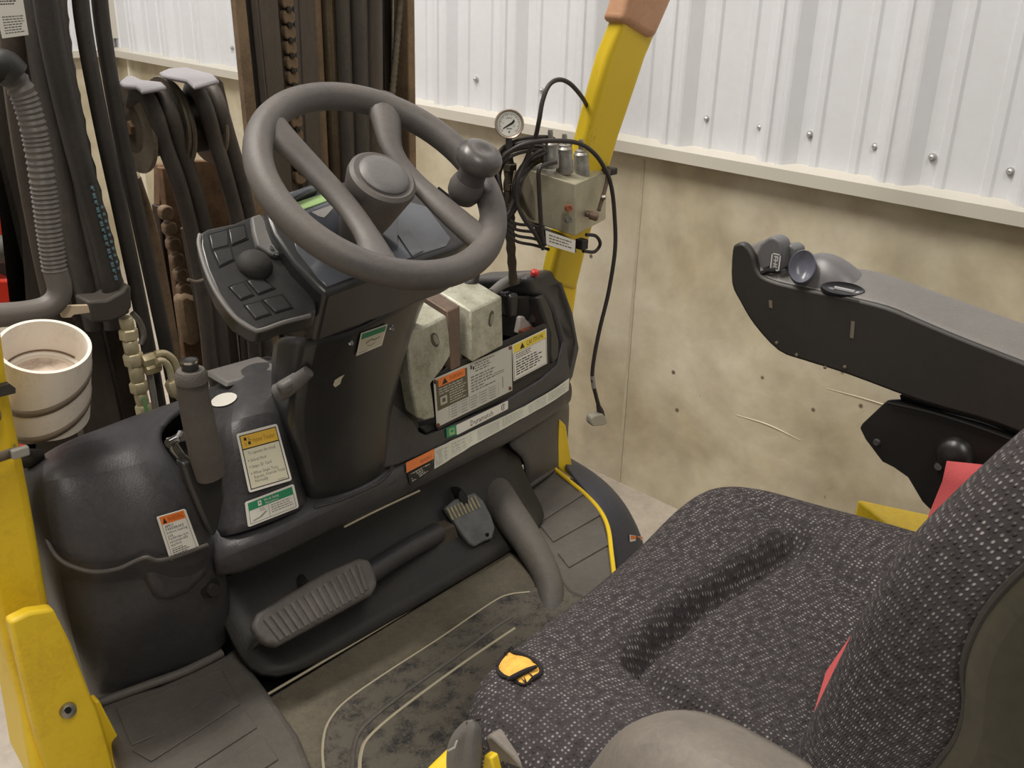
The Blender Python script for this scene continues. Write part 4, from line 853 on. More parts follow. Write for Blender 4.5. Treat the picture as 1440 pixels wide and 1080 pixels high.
# oval rocker switch
rc = facing(1185, 406, AXX+.006); rax = Vector((-.75, -.35, .55)).normalized(); rup = (Vector((0, 0, 1))-rax*rax.z).normalized()
dish('rocker_switch', rc, rax, rup, .026, .0085, .003, M('rocker_dark', (70, 70, 74), .3), AR)
tube('rocker_bar', [facing(1174, 405, AXX-.004), facing(1202, 411, AXX-.004)], .0028, M('rocker_light', (150, 150, 152), .3), AR, seg=8, n=1)
for a, l in (((1084, 428), .010), ((1199, 464), .022)):
    p = facing(a[0], a[1], AXX-.0008); prism('side_slot', [p+Vector((0, dy, dz)) for dy, dz in ((-.003, -l/2), (.002, -l/2), (.004, l/2), (-.001, l/2))], (.002, 0, 0), M('slot_light', (112, 104, 92), .4), AR)
for a in ((1120, 499), (1160, 517), (1188, 516), (1092, 482)):
    lathe('rivet', [(0, .0012), (.0022, .0008), (.0024, -.001)], facing(*a, AXX-.0004), (-1, 0, 0), MATS['slot_light'], AR, seg=10)
prism('underside_gap', [P(x, y, 'x', AXX+.02) for x, y in ((1265, 556), (1440, 612), (1560, 655), (1560, 690), (1440, 640), (1270, 572))], (.04, 0, 0), void, AR)
prism('armrest_bracket', [P(x, y, 'x', AXX+.012) for x, y in ((1208, 602), (1212, 596), (1246, 564), (1262, 563), (1310, 576), (1380, 596), (1450, 622), (1450, 740), (1330, 740), (1296, 706), (1276, 672), (1256, 658), (1240, 650), (1216, 618))], (.01, 0, 0), M('bracket_black', (30, 28, 26), .35), AR, bevel=.003)
tube('bracket_flange', [P(x, y, 'x', AXX+.008) for x, y in ((1248, 566), (1310, 580), (1380, 602), (1450, 628))], .003, MATS['bracket_black'], AR, seg=8)
lathe('pivot_cap', [(0, .016), (.012, .0145), (.020, .009), (.0245, .0), (.0245, -.004)], P(1344, 640, 'x', AXX+.012), (-1, -.1, .05), MATS['bracket_black'], AR, seg=28)
lathe('bracket_bolt', [(0, .003), (.004, .003), (.005, 0), (.005, -.003)], P(1233, 622, 'x', AXX+.011), (-1, 0, 0), plastic, AR, seg=8)
lathe('bracket_bolt', [(0, .004), (.005, .004), (.006, 0), (.006, -.003)], P(1321, 655, 'x', AXX+.010), (-1, 0, 0), chrome, AR, seg=8)
# seat belt webbing from the right anchor, across the seat behind the cushion, down at the left
def ribbon(name, pairs, th, mat, parent=None):
    vs = []; fs = []
    for a, b in pairs: vs += [a, b]
    for i in range(len(pairs)-1): fs.append([2*i, 2*i+1, 2*i+3, 2*i+2])
    o = mesh(name, vs, fs, mat, parent)
    md = o.modifiers.new('s', 'SOLIDIFY'); md.thickness = th
    return o
sb = ribbon('seat_belt', [(P(1332, 648, 'x', 1.155), P(1400, 655, 'x', 1.155)), (P(1326, 676, 'x', 1.15), P(1392, 690, 'x', 1.15)), (P(1310, 715, 'x', 1.14), P(1372, 735, 'x', 1.14)), (P(1298, 745, 'x', 1.12), P(1350, 780, 'x', 1.12)),
     (Vector((.95, .36, .845)), Vector((.95, .31, .835))), (Vector((.80, .335, .85)), Vector((.80, .285, .85))), (P(1140, 1018, 'x', .615), P(1175, 1035, 'x', .615)), (P(1108, 1078, 'x', .58), P(1150, 1090, 'x', .58)), (P(1080, 1120, 'x', .56), P(1130, 1140, 'x', .56))], .0016, strapred)
tag(sb, 'red seat belt webbing tucked between the seat cushion and backrest', 'seat belt')
# ================================================================ MAST (right rail, seen past the wheel)
MY = 1.80
MA = thing('mast', 'greasy brown forklift mast rail with hoses, lift chain and cylinder behind the steering wheel', 'mast', tuple(P(470, 300, 'y', MY)))
def vslab(name, xt, xb, yb, y, th, mat, parent, yt=-40, bevel=.003):
    """upright bar: photo edges at the top (xt0,xt1) and bottom (xb0,xb1)"""
    a, b, c, d = P(xt[0], yt, 'y', y), P(xt[1], yt, 'y', y), P(xb[1], yb, 'y', y), P(xb[0], yb, 'y', y)
    if yt < 0: a = a+(a-d)*((2.35-a.z)/(a.z-d.z)); b = b+(b-c)*((2.35-b.z)/(b.z-c.z))
    if yb >= 400: d = d+(d-a)*((.12-d.z)/(d.z-a.z)); c = c+(c-b)*((.12-c.z)/(c.z-b.z))
    return prism(name, [a, b, c, d], (0, th, 0), mat, parent, bevel=bevel)
def vtube(name, xt, xb, yb, y, r, mat, parent, yt=-40, **k):
    a, d = P(xt, yt, 'y', y), P(xb, yb, 'y', y)
    if yt < 0: a = a+(a-d)*((2.33-a.z)/(a.z-d.z))
    if yb >= 400: d = d+(d-a)*((.2-d.z)/(d.z-a.z))
    m_ = (a+d)/2
    return tube(name, [a, m_, d], r, mat, parent, **k)
YB = 420
vslab('outer_flange', (327, 342), (372, 388), YB, MY, .02, rust_lt, MA)
vslab('rail_web', (340, 362), (386, 405), YB, MY+.03, .02, M('black_grease', (32, 28, 25), .35, rgb2=(46, 40, 34), vscale=20, bump=.5), MA)
vslab('rail_edge', (355, 359), (400, 403), YB, MY+.012, .03, railmat, MA)
vslab('channel', (359, 388), (403, 424), YB, MY+.02, .03, railmat, MA)
vslab('channel', (384, 397), (420, 432), YB, MY+.035, .03, grease, MA)
vslab('back_plate', (395, 540), (425, 560), YB, MY+.09, .02, M('black_grease', (32, 28, 25)), MA)
vslab('chain_plate', (418, 441), (440, 462), YB, MY+.03, .02, railmat, MA)
vslab('inner_flange', (443, 450), (466, 472), YB, MY+.05, .02, rust_lt, MA)
vtube('lift_cylinder', 459, 482, YB, MY+.055, .0165, M('cylinder_brown', (112, 98, 78), .25, .5, rgb2=(86, 74, 58), vscale=9), MA, seg=20)
vtube('hose', 480, 497, YB, MY+.03, .016, hose, MA, seg=16)
vtube('hose', 503, 515, YB, MY+.02, .019, hose, MA, seg=16)
vtube('hose', 524, 528, YB, MY+.015, .021, railmat, MA, seg=16)
vtube('thin_line', 553, 549, YB, MY+.03, .0035, steel, MA, seg=8)
vtube('braided_hose', 568, 545, 200, MY+.02, .008, M('braided_hose', (120, 110, 92), .7, rgb2=(74, 68, 58), vscale=90, bump=.6), MA, seg=10, ridges=(.012, .22))
vslab('rail_edge', (571, 575), (572, 577), YB, MY+.02, .03, railmat, MA)
vslab('outer_flange', (573, 583), (578, 588), YB, MY, .07, rust_lt, MA)
vslab('rail_web', (538, 574), (548, 580), YB, MY+.06, .01, M('black_grease', (32, 28, 25)), MA)
# lift chain: figure-eight link plates, one by one
ca, cb = P(404, -20, 'y', MY+.02), P(424, 250, 'y', MY+.02); n_ch = 14
lk = None
for k in range(n_ch):
    p = ca.lerp(cb, k/(n_ch-1)); d_ = (cb-ca).normalized()
    if lk is None:
        sd = Vector((1, 0, 0)); pr = []
        pitch = (cb-ca).length/(n_ch-1); W_ = .0165
        for j in range(20):
            a = 2*math.pi*j/20; yy = math.sin(a)*pitch*.5; xx = math.cos(a)*W_*(.80+.20*abs(math.sin(a)))
            pr.append(p+sd*xx+d_*yy)
        lk = prism('chain_link', pr, (0, .02, 0), rust_lt, MA, bevel=.003); lk0 = p; base_m = lk
    else:
        c = base_m.copy(); COL.objects.link(c); c.location = base_m.location+(p-lk0)
    if k < n_ch-1:
        q = ca.lerp(cb, (k+.5)/(n_ch-1))
        if k == 0: pin = lathe('chain_pin_hole', [(0, .002), (.006, .001), (.0062, -.004)], q+Vector((-.002, -.004, 0)), (0, -1, 0), M('black_grease', (32, 28, 25)), MA, seg=10); pin0 = q
        else: c = pin.copy(); COL.objects.link(c); c.location = pin.location+(q-pin0)
# middle and lower mast members between the pulleys and the left rail
vslab('cross_member', (225, 345), (225, 345), 300, MY+.20, .03, rust, MA, yt=232)
vslab('rusty_plate', (226, 260), (262, 292), 520, MY+.12, .02, rust, MA, yt=236)
vslab('rusty_plate', (268, 312), (280, 330), 330, MY+.12, .02, rust, MA, yt=226)
ppoly('chain_anchor', [(250, 420), (262, 412), (280, 420), (292, 430), (288, 470), (276, 488), (262, 484), (256, 460)], 'y', MY+.07, (0, .03, 0), rust_lt, MA, bevel=.01)
vslab('inner_channel', (222, 238), (262, 300), 640, MY+.18, .03, M('black_grease', (32, 28, 25)), MA, yt=290)
cc0, cc1 = P(236, 300, 'y', MY+.08), P(276, 470, 'y', MY+.08)
for k in range(9):
    c = base_m.copy(); COL.objects.link(c); c.name = 'chain_link'; p = cc0.lerp(cc1, k/8); c.location = base_m.location+(p-lk0); c.data = base_m.data
# long hoses in the middle of the mast
for i, (xt, yt, xb, yb, r, mt) in enumerate([(262, 320, 320, 640, .012, hose), (330, 300, 352, 560, .012, hose), (345, 300, 372, 560, .012, hose_dk), (362, 400, 380, 540, .010, hose)]):
    vtube('hose', xt, xb, yb, MY+.06, r, mt, MA, yt=yt)
vslab('lower_channel', (300, 318), (330, 350), 620, MY+.10, .03, railmat, MA, yt=330)
vslab('lower_channel', (318, 345), (350, 400), 620, MY+.14, .03, M('black_grease', (32, 28, 25)), MA, yt=300)
# two slim black hoses left of the pulleys
SH = thing('black_hose_pair', 'pair of slim black hoses running down left of the two hose pulleys', 'hoses', tuple(P(200, 400, 'y', 1.72)))
tube('hose', [P(*q, 'y', 1.54) for q in ((78, -372), (108, -60), (118, 40), (142, 170), (170, 300), (197, 430), (222, 560), (236, 640))], .0122, hose_dk, SH)
tube('hose', [P(*q, 'y', 1.56) for q in ((100, -372), (134, -60), (146, 50), (166, 170), (193, 300), (219, 420), (244, 540), (262, 640))], .0122, hose_dk, SH)
tube('hose_guide_rail', [P(*q, 'y', 1.80) for q in ((190, 250), (215, 330), (238, 450), (262, 600))], .011, rust_lt, SH)
# pulleys
def pulley(label, c, guard, hs, y, ringr, ang):
    T = thing('hose_pulley', label, 'pulley', tuple(P(*c, 'y', y)), group='hose pulleys on the mast')
    cen = P(*c, 'y', y)
    ax = Vector((math.cos(ang), -math.sin(ang), .05)).normalized()
    lathe('flange', [(ringr*.56, -.004), (ringr, -.004), (ringr*1.02, 0), (ringr, .004), (ringr*.56, .004), (ringr*.56, -.004)], cen-ax*.026, ax, M('pulley_steel', (128, 118, 102), .5, .4, rgb2=(88, 78, 66), vscale=10), T, seg=36)
    lathe('flange', [(ringr*.5, -.003), (ringr, -.003), (ringr*1.02, 0), (ringr, .003), (ringr*.5, .003), (ringr*.5, -.003)], cen+ax*.036, ax, MATS['pulley_steel'], T, seg=36)
    lathe('drum', [(.0, -.024), (ringr*.7, -.024), (ringr*.7, .034), (0, .034)], cen, ax, grease, T, seg=32)
    lathe('axle_bolt', [(0, .008), (.012, .008), (.014, 0), (.014, -.006)], cen-ax*.028, -ax, rust, T, seg=6)
    gz = P(guard[0][0], guard[0][1], 'y', y-.03).z
    prism('guard_plate', [P(x, yy, 'z', gz) for x, yy in guard], lambda p: Vector((.0, .0, -.007)), M('guard_grey', (150, 146, 150), .4, .1), T, bevel=.003)
    return T, cen, ax
g1 = [(168, 114), (178, 106), (190, 107), (200, 112), (228, 115), (234, 121), (198, 127), (190, 120), (172, 119)]
g2 = [(224, 101), (236, 96), (262, 94), (300, 104), (308, 112), (272, 121), (262, 112), (228, 105)]
p1, c1, a1 = pulley('left hose pulley under a bent grey guard plate beside the slim black hoses', (208, 176), g1, None, 1.66, .076, .0)
p2, c2, a2 = pulley('right hose pulley with open steel flange under a grey guard plate', (262, 172), g2, None, 1.66, .076, .0)
def over(pts, y, parent, r=.0135, mt=hose): tube('hose', [P(x, yy, 'y', v) for x, yy, v in pts], r, mt, parent, seg=14)
over([(186, 160, 1.70), (190, 138, 1.64), (202, 132, 1.60), (218, 160, 1.58), (232, 205, 1.60), (252, 260, 1.62), (270, 330, 1.66), (286, 420, 1.68), (296, 520, 1.7)], 0, p1)
over([(205, 150, 1.70), (212, 132, 1.65), (224, 130, 1.61), (240, 160, 1.59), (254, 205, 1.61), (272, 260, 1.63), (290, 330, 1.67), (305, 420, 1.69), (316, 520, 1.7)], 0, p1)
over([(262, 150, 1.70), (268, 130, 1.65), (278, 128, 1.60), (290, 155, 1.58), (302, 195, 1.60), (318, 250, 1.62), (336, 320, 1.66), (352, 420, 1.68), (360, 520, 1.7)], 0, p2)
over([(284, 145, 1.70), (290, 128, 1.65), (299, 128, 1.61), (310, 155, 1.59), (322, 195, 1.61), (338, 250, 1.63), (354, 320, 1.67), (368, 420, 1.69), (378, 520, 1.7)], 0, p2)
tube('hose_tie', [P(*q, 'y', 1.62) for q in ((264, 393), (276, 396), (290, 392))], .003, tie, p1, seg=8)
ppoly('side_guard', [(306, 108), (314, 116), (322, 150), (334, 210), (328, 214), (316, 170), (306, 130)], 'y', 1.68, (0, .02, 0), grease, p2, bevel=.002)
# ================================================================ LEFT RAIL WITH HOSE BUNDLE
LM = thing('mast', 'dark left mast rail behind the strapped hose bundle and white cup', 'mast', tuple(P(120, 500, 'y', 1.74)))
vslab('channel', (2, 56), (49, 190), 640, 1.80, .03, railmat, LM, yt=-40)
vslab('channel_lip', (20, 40), (150, 176), 640, 1.785, .03, grease, LM, yt=-40)
vslab('channel', (26, 66), (158, 196), 640, 1.79, .03, grease, LM, yt=-40)
vslab('lower_cover', (88, 142), (122, 186), 640, 1.60, .03, railmat, LM, yt=440)
vslab('lower_cover', (140, 176), (180, 218), 640, 1.62, .03, grease, LM, yt=446)
vslab('gasket_edge', (139, 143), (182, 187), 640, 1.595, .02, M('black_grease', (32, 28, 25)), LM, yt=440)
HB = thing('hose_bundle', 'thick bundle of grimy hoses, one with teal print, strapped above the white cup', 'hoses', tuple(P(140, 440, 'y', 1.55)))
def bt(name, pts, y, r, mt, **k):
    if pts[0][1] == -60: pts = ((pts[0][0]-(pts[1][0]-pts[0][0])*2.6, -372),)+tuple(pts)
    return tube(name, [P(a, b, 'y', y) for a, b in pts], r, mt, HB, **k)
bt('hose', ((14, -60), (20, 60), (34, 180), (54, 300), (74, 400), (88, 452)), 1.60, .021, grease)
bt('hose', ((46, -60), (56, 60), (76, 180), (98, 300), (120, 400), (136, 460)), 1.56, .019, hose)
bt('hose', ((72, -60), (82, 60), (104, 180), (126, 300), (148, 400), (160, 460)), 1.54, .017, hose)
bt('spiral_guarded_hose', ((72, -60), (83, 60), (103, 170), (126, 270), (152, 370), (168, 450)), 1.56, .018, hose, ridges=(.040, .14))
pr = tube('printed_hose', [P(a, b, 'y', 1.50) for a, b in ((14, -372), (56, -60), (74, 60), (98, 170), (124, 270), (146, 350), (162, 420), (166, 440))], .017, hose_dk, HB, seg=20)
decal('teal_print', surf4([P(126, 262, 'y', 1.481), P(138, 258, 'y', 1.481), P(176, 402, 'y', 1.481), P(164, 406, 'y', 1.481)]),
      [it for k in range(14) for it in (('r', .05, k/15, .38, k/15+.03, teal), ('r', .05 if k % 2 else .25, k/15+.034, .40, k/15+.05, teal))]+[it for k in range(3, 13) for it in (('r', .62, k/15, .9, k/15+.026, teal),)], HB)
bt('corrugated_conduit', ((-40, 60), (0, 92), (26, 120), (42, 160), (54, 215), (62, 270), (70, 330), (78, 385)), 1.46, .0185, M('conduit_grey', (104, 98, 94), .5), ridges=(.0062, .13))
bt('plain_conduit', ((78, 380), (84, 410), (70, 430), (36, 440), (-40, 446)), 1.46, .0175, MATS['conduit_grey'])
prism('strap', [P(x, y, 'y', 1.47) for x, y in ((123, 424), (150, 422), (172, 410), (178, 400), (185, 402), (186, 432), (178, 444), (156, 453), (130, 454))], (0, .05, 0), M('strap_rubber', (70, 64, 58), .6), HB, bevel=.006)
ppoly('tape_tab', [(84, 436), (92, 430), (124, 429), (127, 440), (104, 443), (100, 447), (88, 447)], 'y', 1.465, (0, .006, 0), M('beige_tape', (206, 186, 158), .6), HB, bevel=.001)
lb = surf4([P(-12, -14, 'y', 1.50), P(30, -14, 'y', 1.50), P(40, 49, 'y', 1.50), P(3, 54, 'y', 1.50)])
decal('paper_label', lb, lines(.15, .55, .95, .95, 7, ink_g, seed=3)+lines(.1, .22, .8, .34, 2, ink, seed=4), HB, base=paper)
tube('hose_elbow', [P(-20, 96, 'y', 1.45), P(4, 92, 'y', 1.45), P(20, 106, 'y', 1.45)], .022, plastic_dk, HB)
# brass fittings chain and steel pipes
FT = thing('hydraulic_fittings', 'stack of brass hydraulic fittings with two bent steel pipes below the strapped hoses', 'fittings', tuple(P(190, 540, 'y', 1.5)))
path = [(176, 446), (180, 462), (182, 478), (186, 496), (190, 514), (194, 536), (197, 552), (201, 568), (205, 588), (208, 600)]
rad = [.011, .015, .012, .016, .012, .015, .011, .014, .010]
for k in range(9):
    a, b = P(*path[k], 'y', 1.50), P(*path[k+1], 'y', 1.50); L_ = (b-a).length
    lathe('hex_fitting' if k % 2 else 'collar', [(rad[k]*.85, 0), (rad[k], L_*.12), (rad[k], L_*.85), (rad[k]*.85, L_*.97)], a, b-a, brass, FT, seg=6 if k % 2 else 18, bevel=0)
for yy, xx in ((504, 214), (516, 218)):
    lathe('union_nut', [(.010, 0), (.011, .003), (.011, .022), (.009, .026)], P(xx-14, yy+4, 'y', 1.49), P(xx+12, yy-4, 'y', 1.49)-P(xx-14, yy+4, 'y', 1.49), brass, FT, seg=6)
tube('steel_pipe', [P(*q, 'y', 1.48) for q in ((218, 498), (232, 497), (244, 506), (250, 522), (252, 545))], .0058, brass, FT)
tube('steel_pipe', [P(*q, 'y', 1.47) for q in ((220, 508), (230, 508), (238, 518), (243, 540), (252, 560))], .0058, brass, FT)
tube('steel_pipe', [P(*q, 'y', 1.50) for q in ((210, 522), (214, 545), (219, 575), (226, 600))], .0055, M('zinc_pipe', (180, 178, 172), .35, .6), FT)
lathe('end_fitting', [(.009, 0), (.012, .004), (.012, .02), (.009, .03)], P(240, 535, 'y', 1.47), P(250, 560, 'y', 1.47)-P(240, 535, 'y', 1.47), brass, FT, seg=6)
ppoly('green_mark', [(200, 560), (204, 558), (210, 580), (206, 584)], 'y', 1.485, (0, .003, 0), M('green_paint_mark', (120, 168, 110), .5), FT)
tube('curved_pipe', [P(*q, 'y', 1.53) for q in ((186, 440), (196, 452), (202, 470), (198, 484))], .005, steel, FT)
# ================================================================ WHITE CUP TIED TO THE POST
cc = P(62, 486, 'y', 1.26)
bb = P(72, 612, 'y', 1.30)
CU = thing('pvc_cup', 'white plastic pipe cup strapped to the left yellow post by two ties', 'cup', tuple(bb))
cax = (Vector((0, -.36, 1))).normalized(); hgt = .118
R_ = .0565
lathe('cup_wall', [(R_*.93, -hgt), (R_*.99, -hgt+.002), (R_, -hgt*.5), (R_*1.005, -.003), (R_, 0), (R_-.0045, 0), (R_-.0055, -.003), (R_-.0055, -hgt*.42), (R_-.012, -hgt*.42), (R_-.012, -hgt*.46), (.0, -hgt*.47)], cc, cax, pvc, CU, seg=56)
lathe('cup_bottom', [(R_-.014, -hgt*.465), (R_-.014, -hgt*.455), (R_-.02, -hgt*.45), (0, -hgt*.45)], cc, cax, pvc_dirt, CU, seg=48)
tube('grime_line', [cc-cax*hgt*.40+(Vector((1, 0, 0))*math.cos(a)+cax.cross(Vector((1, 0, 0)))*math.sin(a))*(R_-.0062) for a in [math.radians(x) for x in range(20, 150, 12)]], .0011, M('grime', (110, 84, 66), .9), CU, seg=6)
def tie_band(name, label, h, pts):
    """flat strap round the cup then off to the post"""
    u = Vector((1, 0, 0)); v = cax.cross(u); pr_ = []
    for deg in range(-165, -2, 9):
        a = math.radians(deg); p = cc-cax*h+(u*math.cos(a)-v*math.sin(-a))*(R_*1.02); 
        tilt = (math.cos(a))*.024
        pr_.append((p+cax*(.0055+tilt), p+cax*(-.0055+tilt)))
    pre = [(P(x, y0, 'y', yy), P(x, y1, 'y', yy)) for x, y0, y1, yy in pts]
    o = ribbon(name, pre+pr_, .0018, tie, None)
    return tag(o, label, 'cable tie', 'cable ties round the white cup')
tie_band('cable_tie', 'upper brown cable tie round the white cup', .054, [(-30, 588, 600, 1.10), (0, 580, 592, 1.12)])
tie_band('cable_tie', 'lower brown cable tie round the base of the white cup', .100, [(-30, 646, 660, 1.10), (0, 636, 650, 1.115), (24, 628, 642, 1.13)])
box('tie_head', P(28, 636, 'y', 1.12), (.02, .008, .012), M('tie_head', (150, 146, 138), .4), CU, bevel=.002)
tube('rubber_grommet', [P(28, 650, 'y', 1.3), P(40, 645, 'y', 1.3), P(60, 640, 'y', 1.3)], [.010, .014, .008], hose_dk, FL, seg=10)
ppoly('black_tape_band', [(-30, 552), (14, 540), (22, 546), (22, 553), (-30, 566)], 'y', 1.12, (0, .01, 0), hose_dk, FL) 
# ================================================================ MACHINE BEHIND, FAR LEFT
RM = thing('red_machine', 'red and grey machine standing beyond the hoses at the far left edge', 'machine', tuple(P(20, 620, 'y', 2.4)))
ppoly('red_body', [(-90, 150), (-5, 232), (12, 262), (32, 352), (-5, 352), (-90, 345)], 'y', 2.30, (0, .2, 0), red, RM, bevel=.01)
ppoly('red_body', [(-90, 395), (14, 393), (32, 402), (62, 438), (60, 446), (-90, 462)], 'y', 2.30, (0, .2, 0), red, RM, bevel=.01)
ppoly('red_body', [(44, 622), (96, 596), (112, 600), (112, 660), (50, 660)], 'y', 2.0, (0, .2, 0), red, RM, bevel=.006)
ppoly('white_stripe', [(44, 618), (50, 622), (54, 640), (46, 640)], 'y', 1.99, (0, .01, 0), paper, RM)
tube('grey_wheel', [P(-30, 360, 'y', 2.25), P(2, 350, 'y', 2.25), P(26, 362, 'y', 2.25), P(34, 388, 'y', 2.25)], .03, M('grey_tyre', (92, 92, 88), .6), RM)
ppoly('grey_lower', [(-90, 345), (34, 352), (34, 395), (-90, 400)], 'y', 2.36, (0, .1, 0), M('grey_tyre', (92, 92, 88), .6), RM, bevel=.01)
box('chassis', (.12, 2.66, .48), (.5, .3, .96), M('black_frame', (28, 26, 25), .6), RM, bevel=.02)
WBX = thing('white_wall_box', 'white box fixed on the front wall above a pale pipe, left edge', 'box', tuple(P(0, 200, 'y', 4.86)))
ppoly('box_body', [(-80, 176), (10, 180), (16, 190), (16, 212), (-80, 216)], 'y', 4.80, (0, .07, 0), paper, WBX, bevel=.01)
tube('pipe', [P(-80, 232, 'y', 4.82), P(10, 230, 'y', 4.82), P(60, 228, 'y', 4.82)], .022, flash, WBX)
# ================================================================ VALVE BLOCK, GAUGE AND CABLES
VY = 1.27
VB = thing('valve_block', 'square aluminium hydraulic valve block with three steel cartridges clamped to the yellow post', 'valve block', tuple(P(790, 330, 'y', VY)))
A_ = P(731, 234, 'y', VY+.03); B_ = P(809, 259, 'y', VY-.045); C_ = P(853, 240, 'y', VY+.01); 
upm = (P(809, 332, 'y', VY-.045)-B_)
Dk = A_+(C_-B_)
prism('block', [A_, B_, C_, Dk], upm, alu, VB, bevel=.002)
for i, (x, y, t_) in enumerate(((774, 226, 182), (794, 234, 188), (817, 241, 196))):
    bp_ = P(x, y, 'y', VY+.0); tpz = P(x, t_, 'y', VY+.0); h = (tpz-bp_).length; axv = (tpz-bp_)
    lathe('cartridge_valve', [(.0165, -.012), (.0165, h*.18), (.0150, h*.22), (.0150, h*.55), (.0115, h*.62), (.0115, h*.66), (.005, h*.70), (.005, h*.93), (.004, h), (0, h)], bp_, axv, steel, VB, seg=14)
for (x, y), m_ in (((800, 293), copper), ((800, 309), steel)):
    q = P(x, y, 'y', VY-.052); nb = Vector((-.55, -.8, .1))
    lathe('port_plug', [(0, .003), (.0028, .003), (.0036, .0045), (.006, .0045), (.007, .001), (.007, -.008)], q, nb, m_, VB, seg=16)
tube('bleed_screw', [P(824, 300, 'y', VY-.03), P(838, 304, 'y', VY-.045)], .0065, brownst, VB, seg=14, n=1)
lathe('bleed_cap', [(0, .004), (.007, .003), (.0085, 0), (.0085, -.014), (0, -.015)], P(839, 305, 'y', VY-.048), Vector((.5, -.7, -.2)), brownst, VB, seg=16)
tube('clamp_rod', [P(856, 238, 'y', VY-.02), P(852, 262, 'y', VY-.02), P(842, 296, 'y', VY-.03)], [.005, .004, .004], brownst, VB, seg=8)
box('clamp_bracket', P(856, 240, 'y', VY+.0), (.022, .03, .014), plastic_dk, VB, bevel=.003)
lathe('clamp_nut', [(0, .004), (.005, .004), (.005, -.004), (0, -.004)], P(849, 278, 'y', VY-.03), Vector((.4, -.8, 0)), steel, VB, seg=6)
prism('lower_housing', [P(x, y, 'y', VY-.03) for x, y in ((766, 322), (808, 338), (812, 356), (770, 346))], (0.02, .05, 0), shiny, VB, bevel=.003)
decal('name_plate', surf4([P(767, 324, 'y', VY-.034), P(809, 338, 'y', VY-.038), P(808, 356, 'y', VY-.038), P(768, 344, 'y', VY-.034)]), lines(.1, .2, .9, .85, 3, ink_g, seed=8), VB, base=paper, label='white printed name plate')
box('connector', P(818, 343, 'y', VY-.03), (.018, .02, .02), plastic_dk, VB, bevel=.002)
tube('connector_loop', [P(824, 330, 'y', VY-.03), P(838, 332, 'y', VY-.035), P(844, 343, 'y', VY-.035), P(836, 354, 'y', VY-.03), P(820, 353, 'y', VY-.03)], .0035, cable, VB, seg=8)
ppoly('round_bracket', [(738, 242), (744, 246), (760, 300), (768, 318), (764, 322), (748, 306), (734, 270)], 'y', VY+.01, (0, .03, 0), M('weathered_bracket', (120, 112, 94), .6), VB, bevel=.003)
PG = thing('pressure_gauge', 'round white-faced pressure gauge with grey case above the cable bundle', 'gauge', tuple(P(716, 205, 'y', 1.28)))
gc = P(716, 174, 'y', 1.27); gax = (CAM-gc).normalized()+Vector((.10, .0, -.05)); gax.normalize(); gr = .0255
lathe('gauge_case', [(0, -.022), (gr*.94, -.02), (gr*1.0, -.006), (gr*1.02, .004), (gr*.96, .007), (gr*.86, .005), (gr*.82, .0015), (0, .0015)], gc, gax, M('gauge_case', (176, 162, 148), .35, .5), PG, seg=44)
dl = lathe('dial', [(0, .003), (gr*.82, .003), (gr*.82, .001)], gc, gax, dialmat, PG, seg=40)
gu = (Vector((0, 0, 1))-gax*gax.z).normalized(); gs = gu.cross(gax)
dialf = lambda u, v, h=0: gc+gs*((u-.5)*2*gr*.8)+gu*((.5-v)*2*gr*.8)+gax*(.0032+h)
its = []
for k in range(28):
    a = math.radians(225-k*10); r1_, r2_ = (.40, .47) if k % 3 else (.36, .47)
    c_, s_ = math.cos(a), math.sin(a); w_ = .009
    its.append(('p', [(.5+c_*r1_-s_*w_, .5-s_*r1_-c_*w_), (.5+c_*r2_-s_*w_, .5-s_*r2_-c_*w_), (.5+c_*r2_+s_*w_, .5-s_*r2_+c_*w_), (.5+c_*r1_+s_*w_, .5-s_*r1_+c_*w_)], ink))
its += [('t', .22, .50, .09, '3', ink_g), ('t', .36, .30, .09, '6', ink_g), ('t', .66, .62, .09, '12', ink_g), ('r', .38, .68, .62, .71, ink_g), ('p', [(.5+.035*math.cos(a), .84+.035*math.sin(a)) for a in [k*.7 for k in range(9)]], ink), ('r', .40, .24, .62, .262, ink_g)]
decal('dial_print', dialf, its, dl)
decal('needle', lambda u, v, h=0: dialf(u, v, h+.0006), [('p', [(.24, .72), (.22, .69), (.60, .42), (.70, .30), (.74, .40), (.66, .50)], ink)], PG)
tube('gauge_stem', [gc-gu*gr, gc-gu*(gr+.018)], .006, plastic_dk, PG, seg=10, n=1)
# rigid line bundle beneath gauge
LB = thing('gauge_pipe', 'dark corroded pipe stack rising from the dashboard to the pressure gauge', 'pipe', tuple(P(718, 390, 'y', 1.33)))
tube('pipe', [P(*q, 'y', 1.33) for q in ((722, 400), (718, 340), (716, 300), (716, 250), (716, 210))], [.009, .010, .012, .011, .008], M('corroded_pipe', (74, 66, 50), .7, rgb2=(48, 42, 34), vscale=60, bump=.7), LB, ridges=(.018, .18))
for y in (235, 262, 290, 318): lathe('pipe_fitting', [(.010, -.008), (.0145, -.006), (.0145, .006), (.010, .008)], P(717, y, 'y', 1.33), (0, 0, 1), MATS['corroded_pipe'], LB, seg=6)
tube('dark_tube', [P(*q, 'y', 1.34) for q in ((646, 410), (664, 396), (672, 360), (680, 300), (700, 240))], [.013, .011, .008, .006, .006], hose_dk, LB)
CB = thing('cable_coil', 'coil of thin black cables looped round the gauge pipe and valve block', 'cables', tuple(P(725, 260, 'y', 1.30)))
rg = random.Random(11)
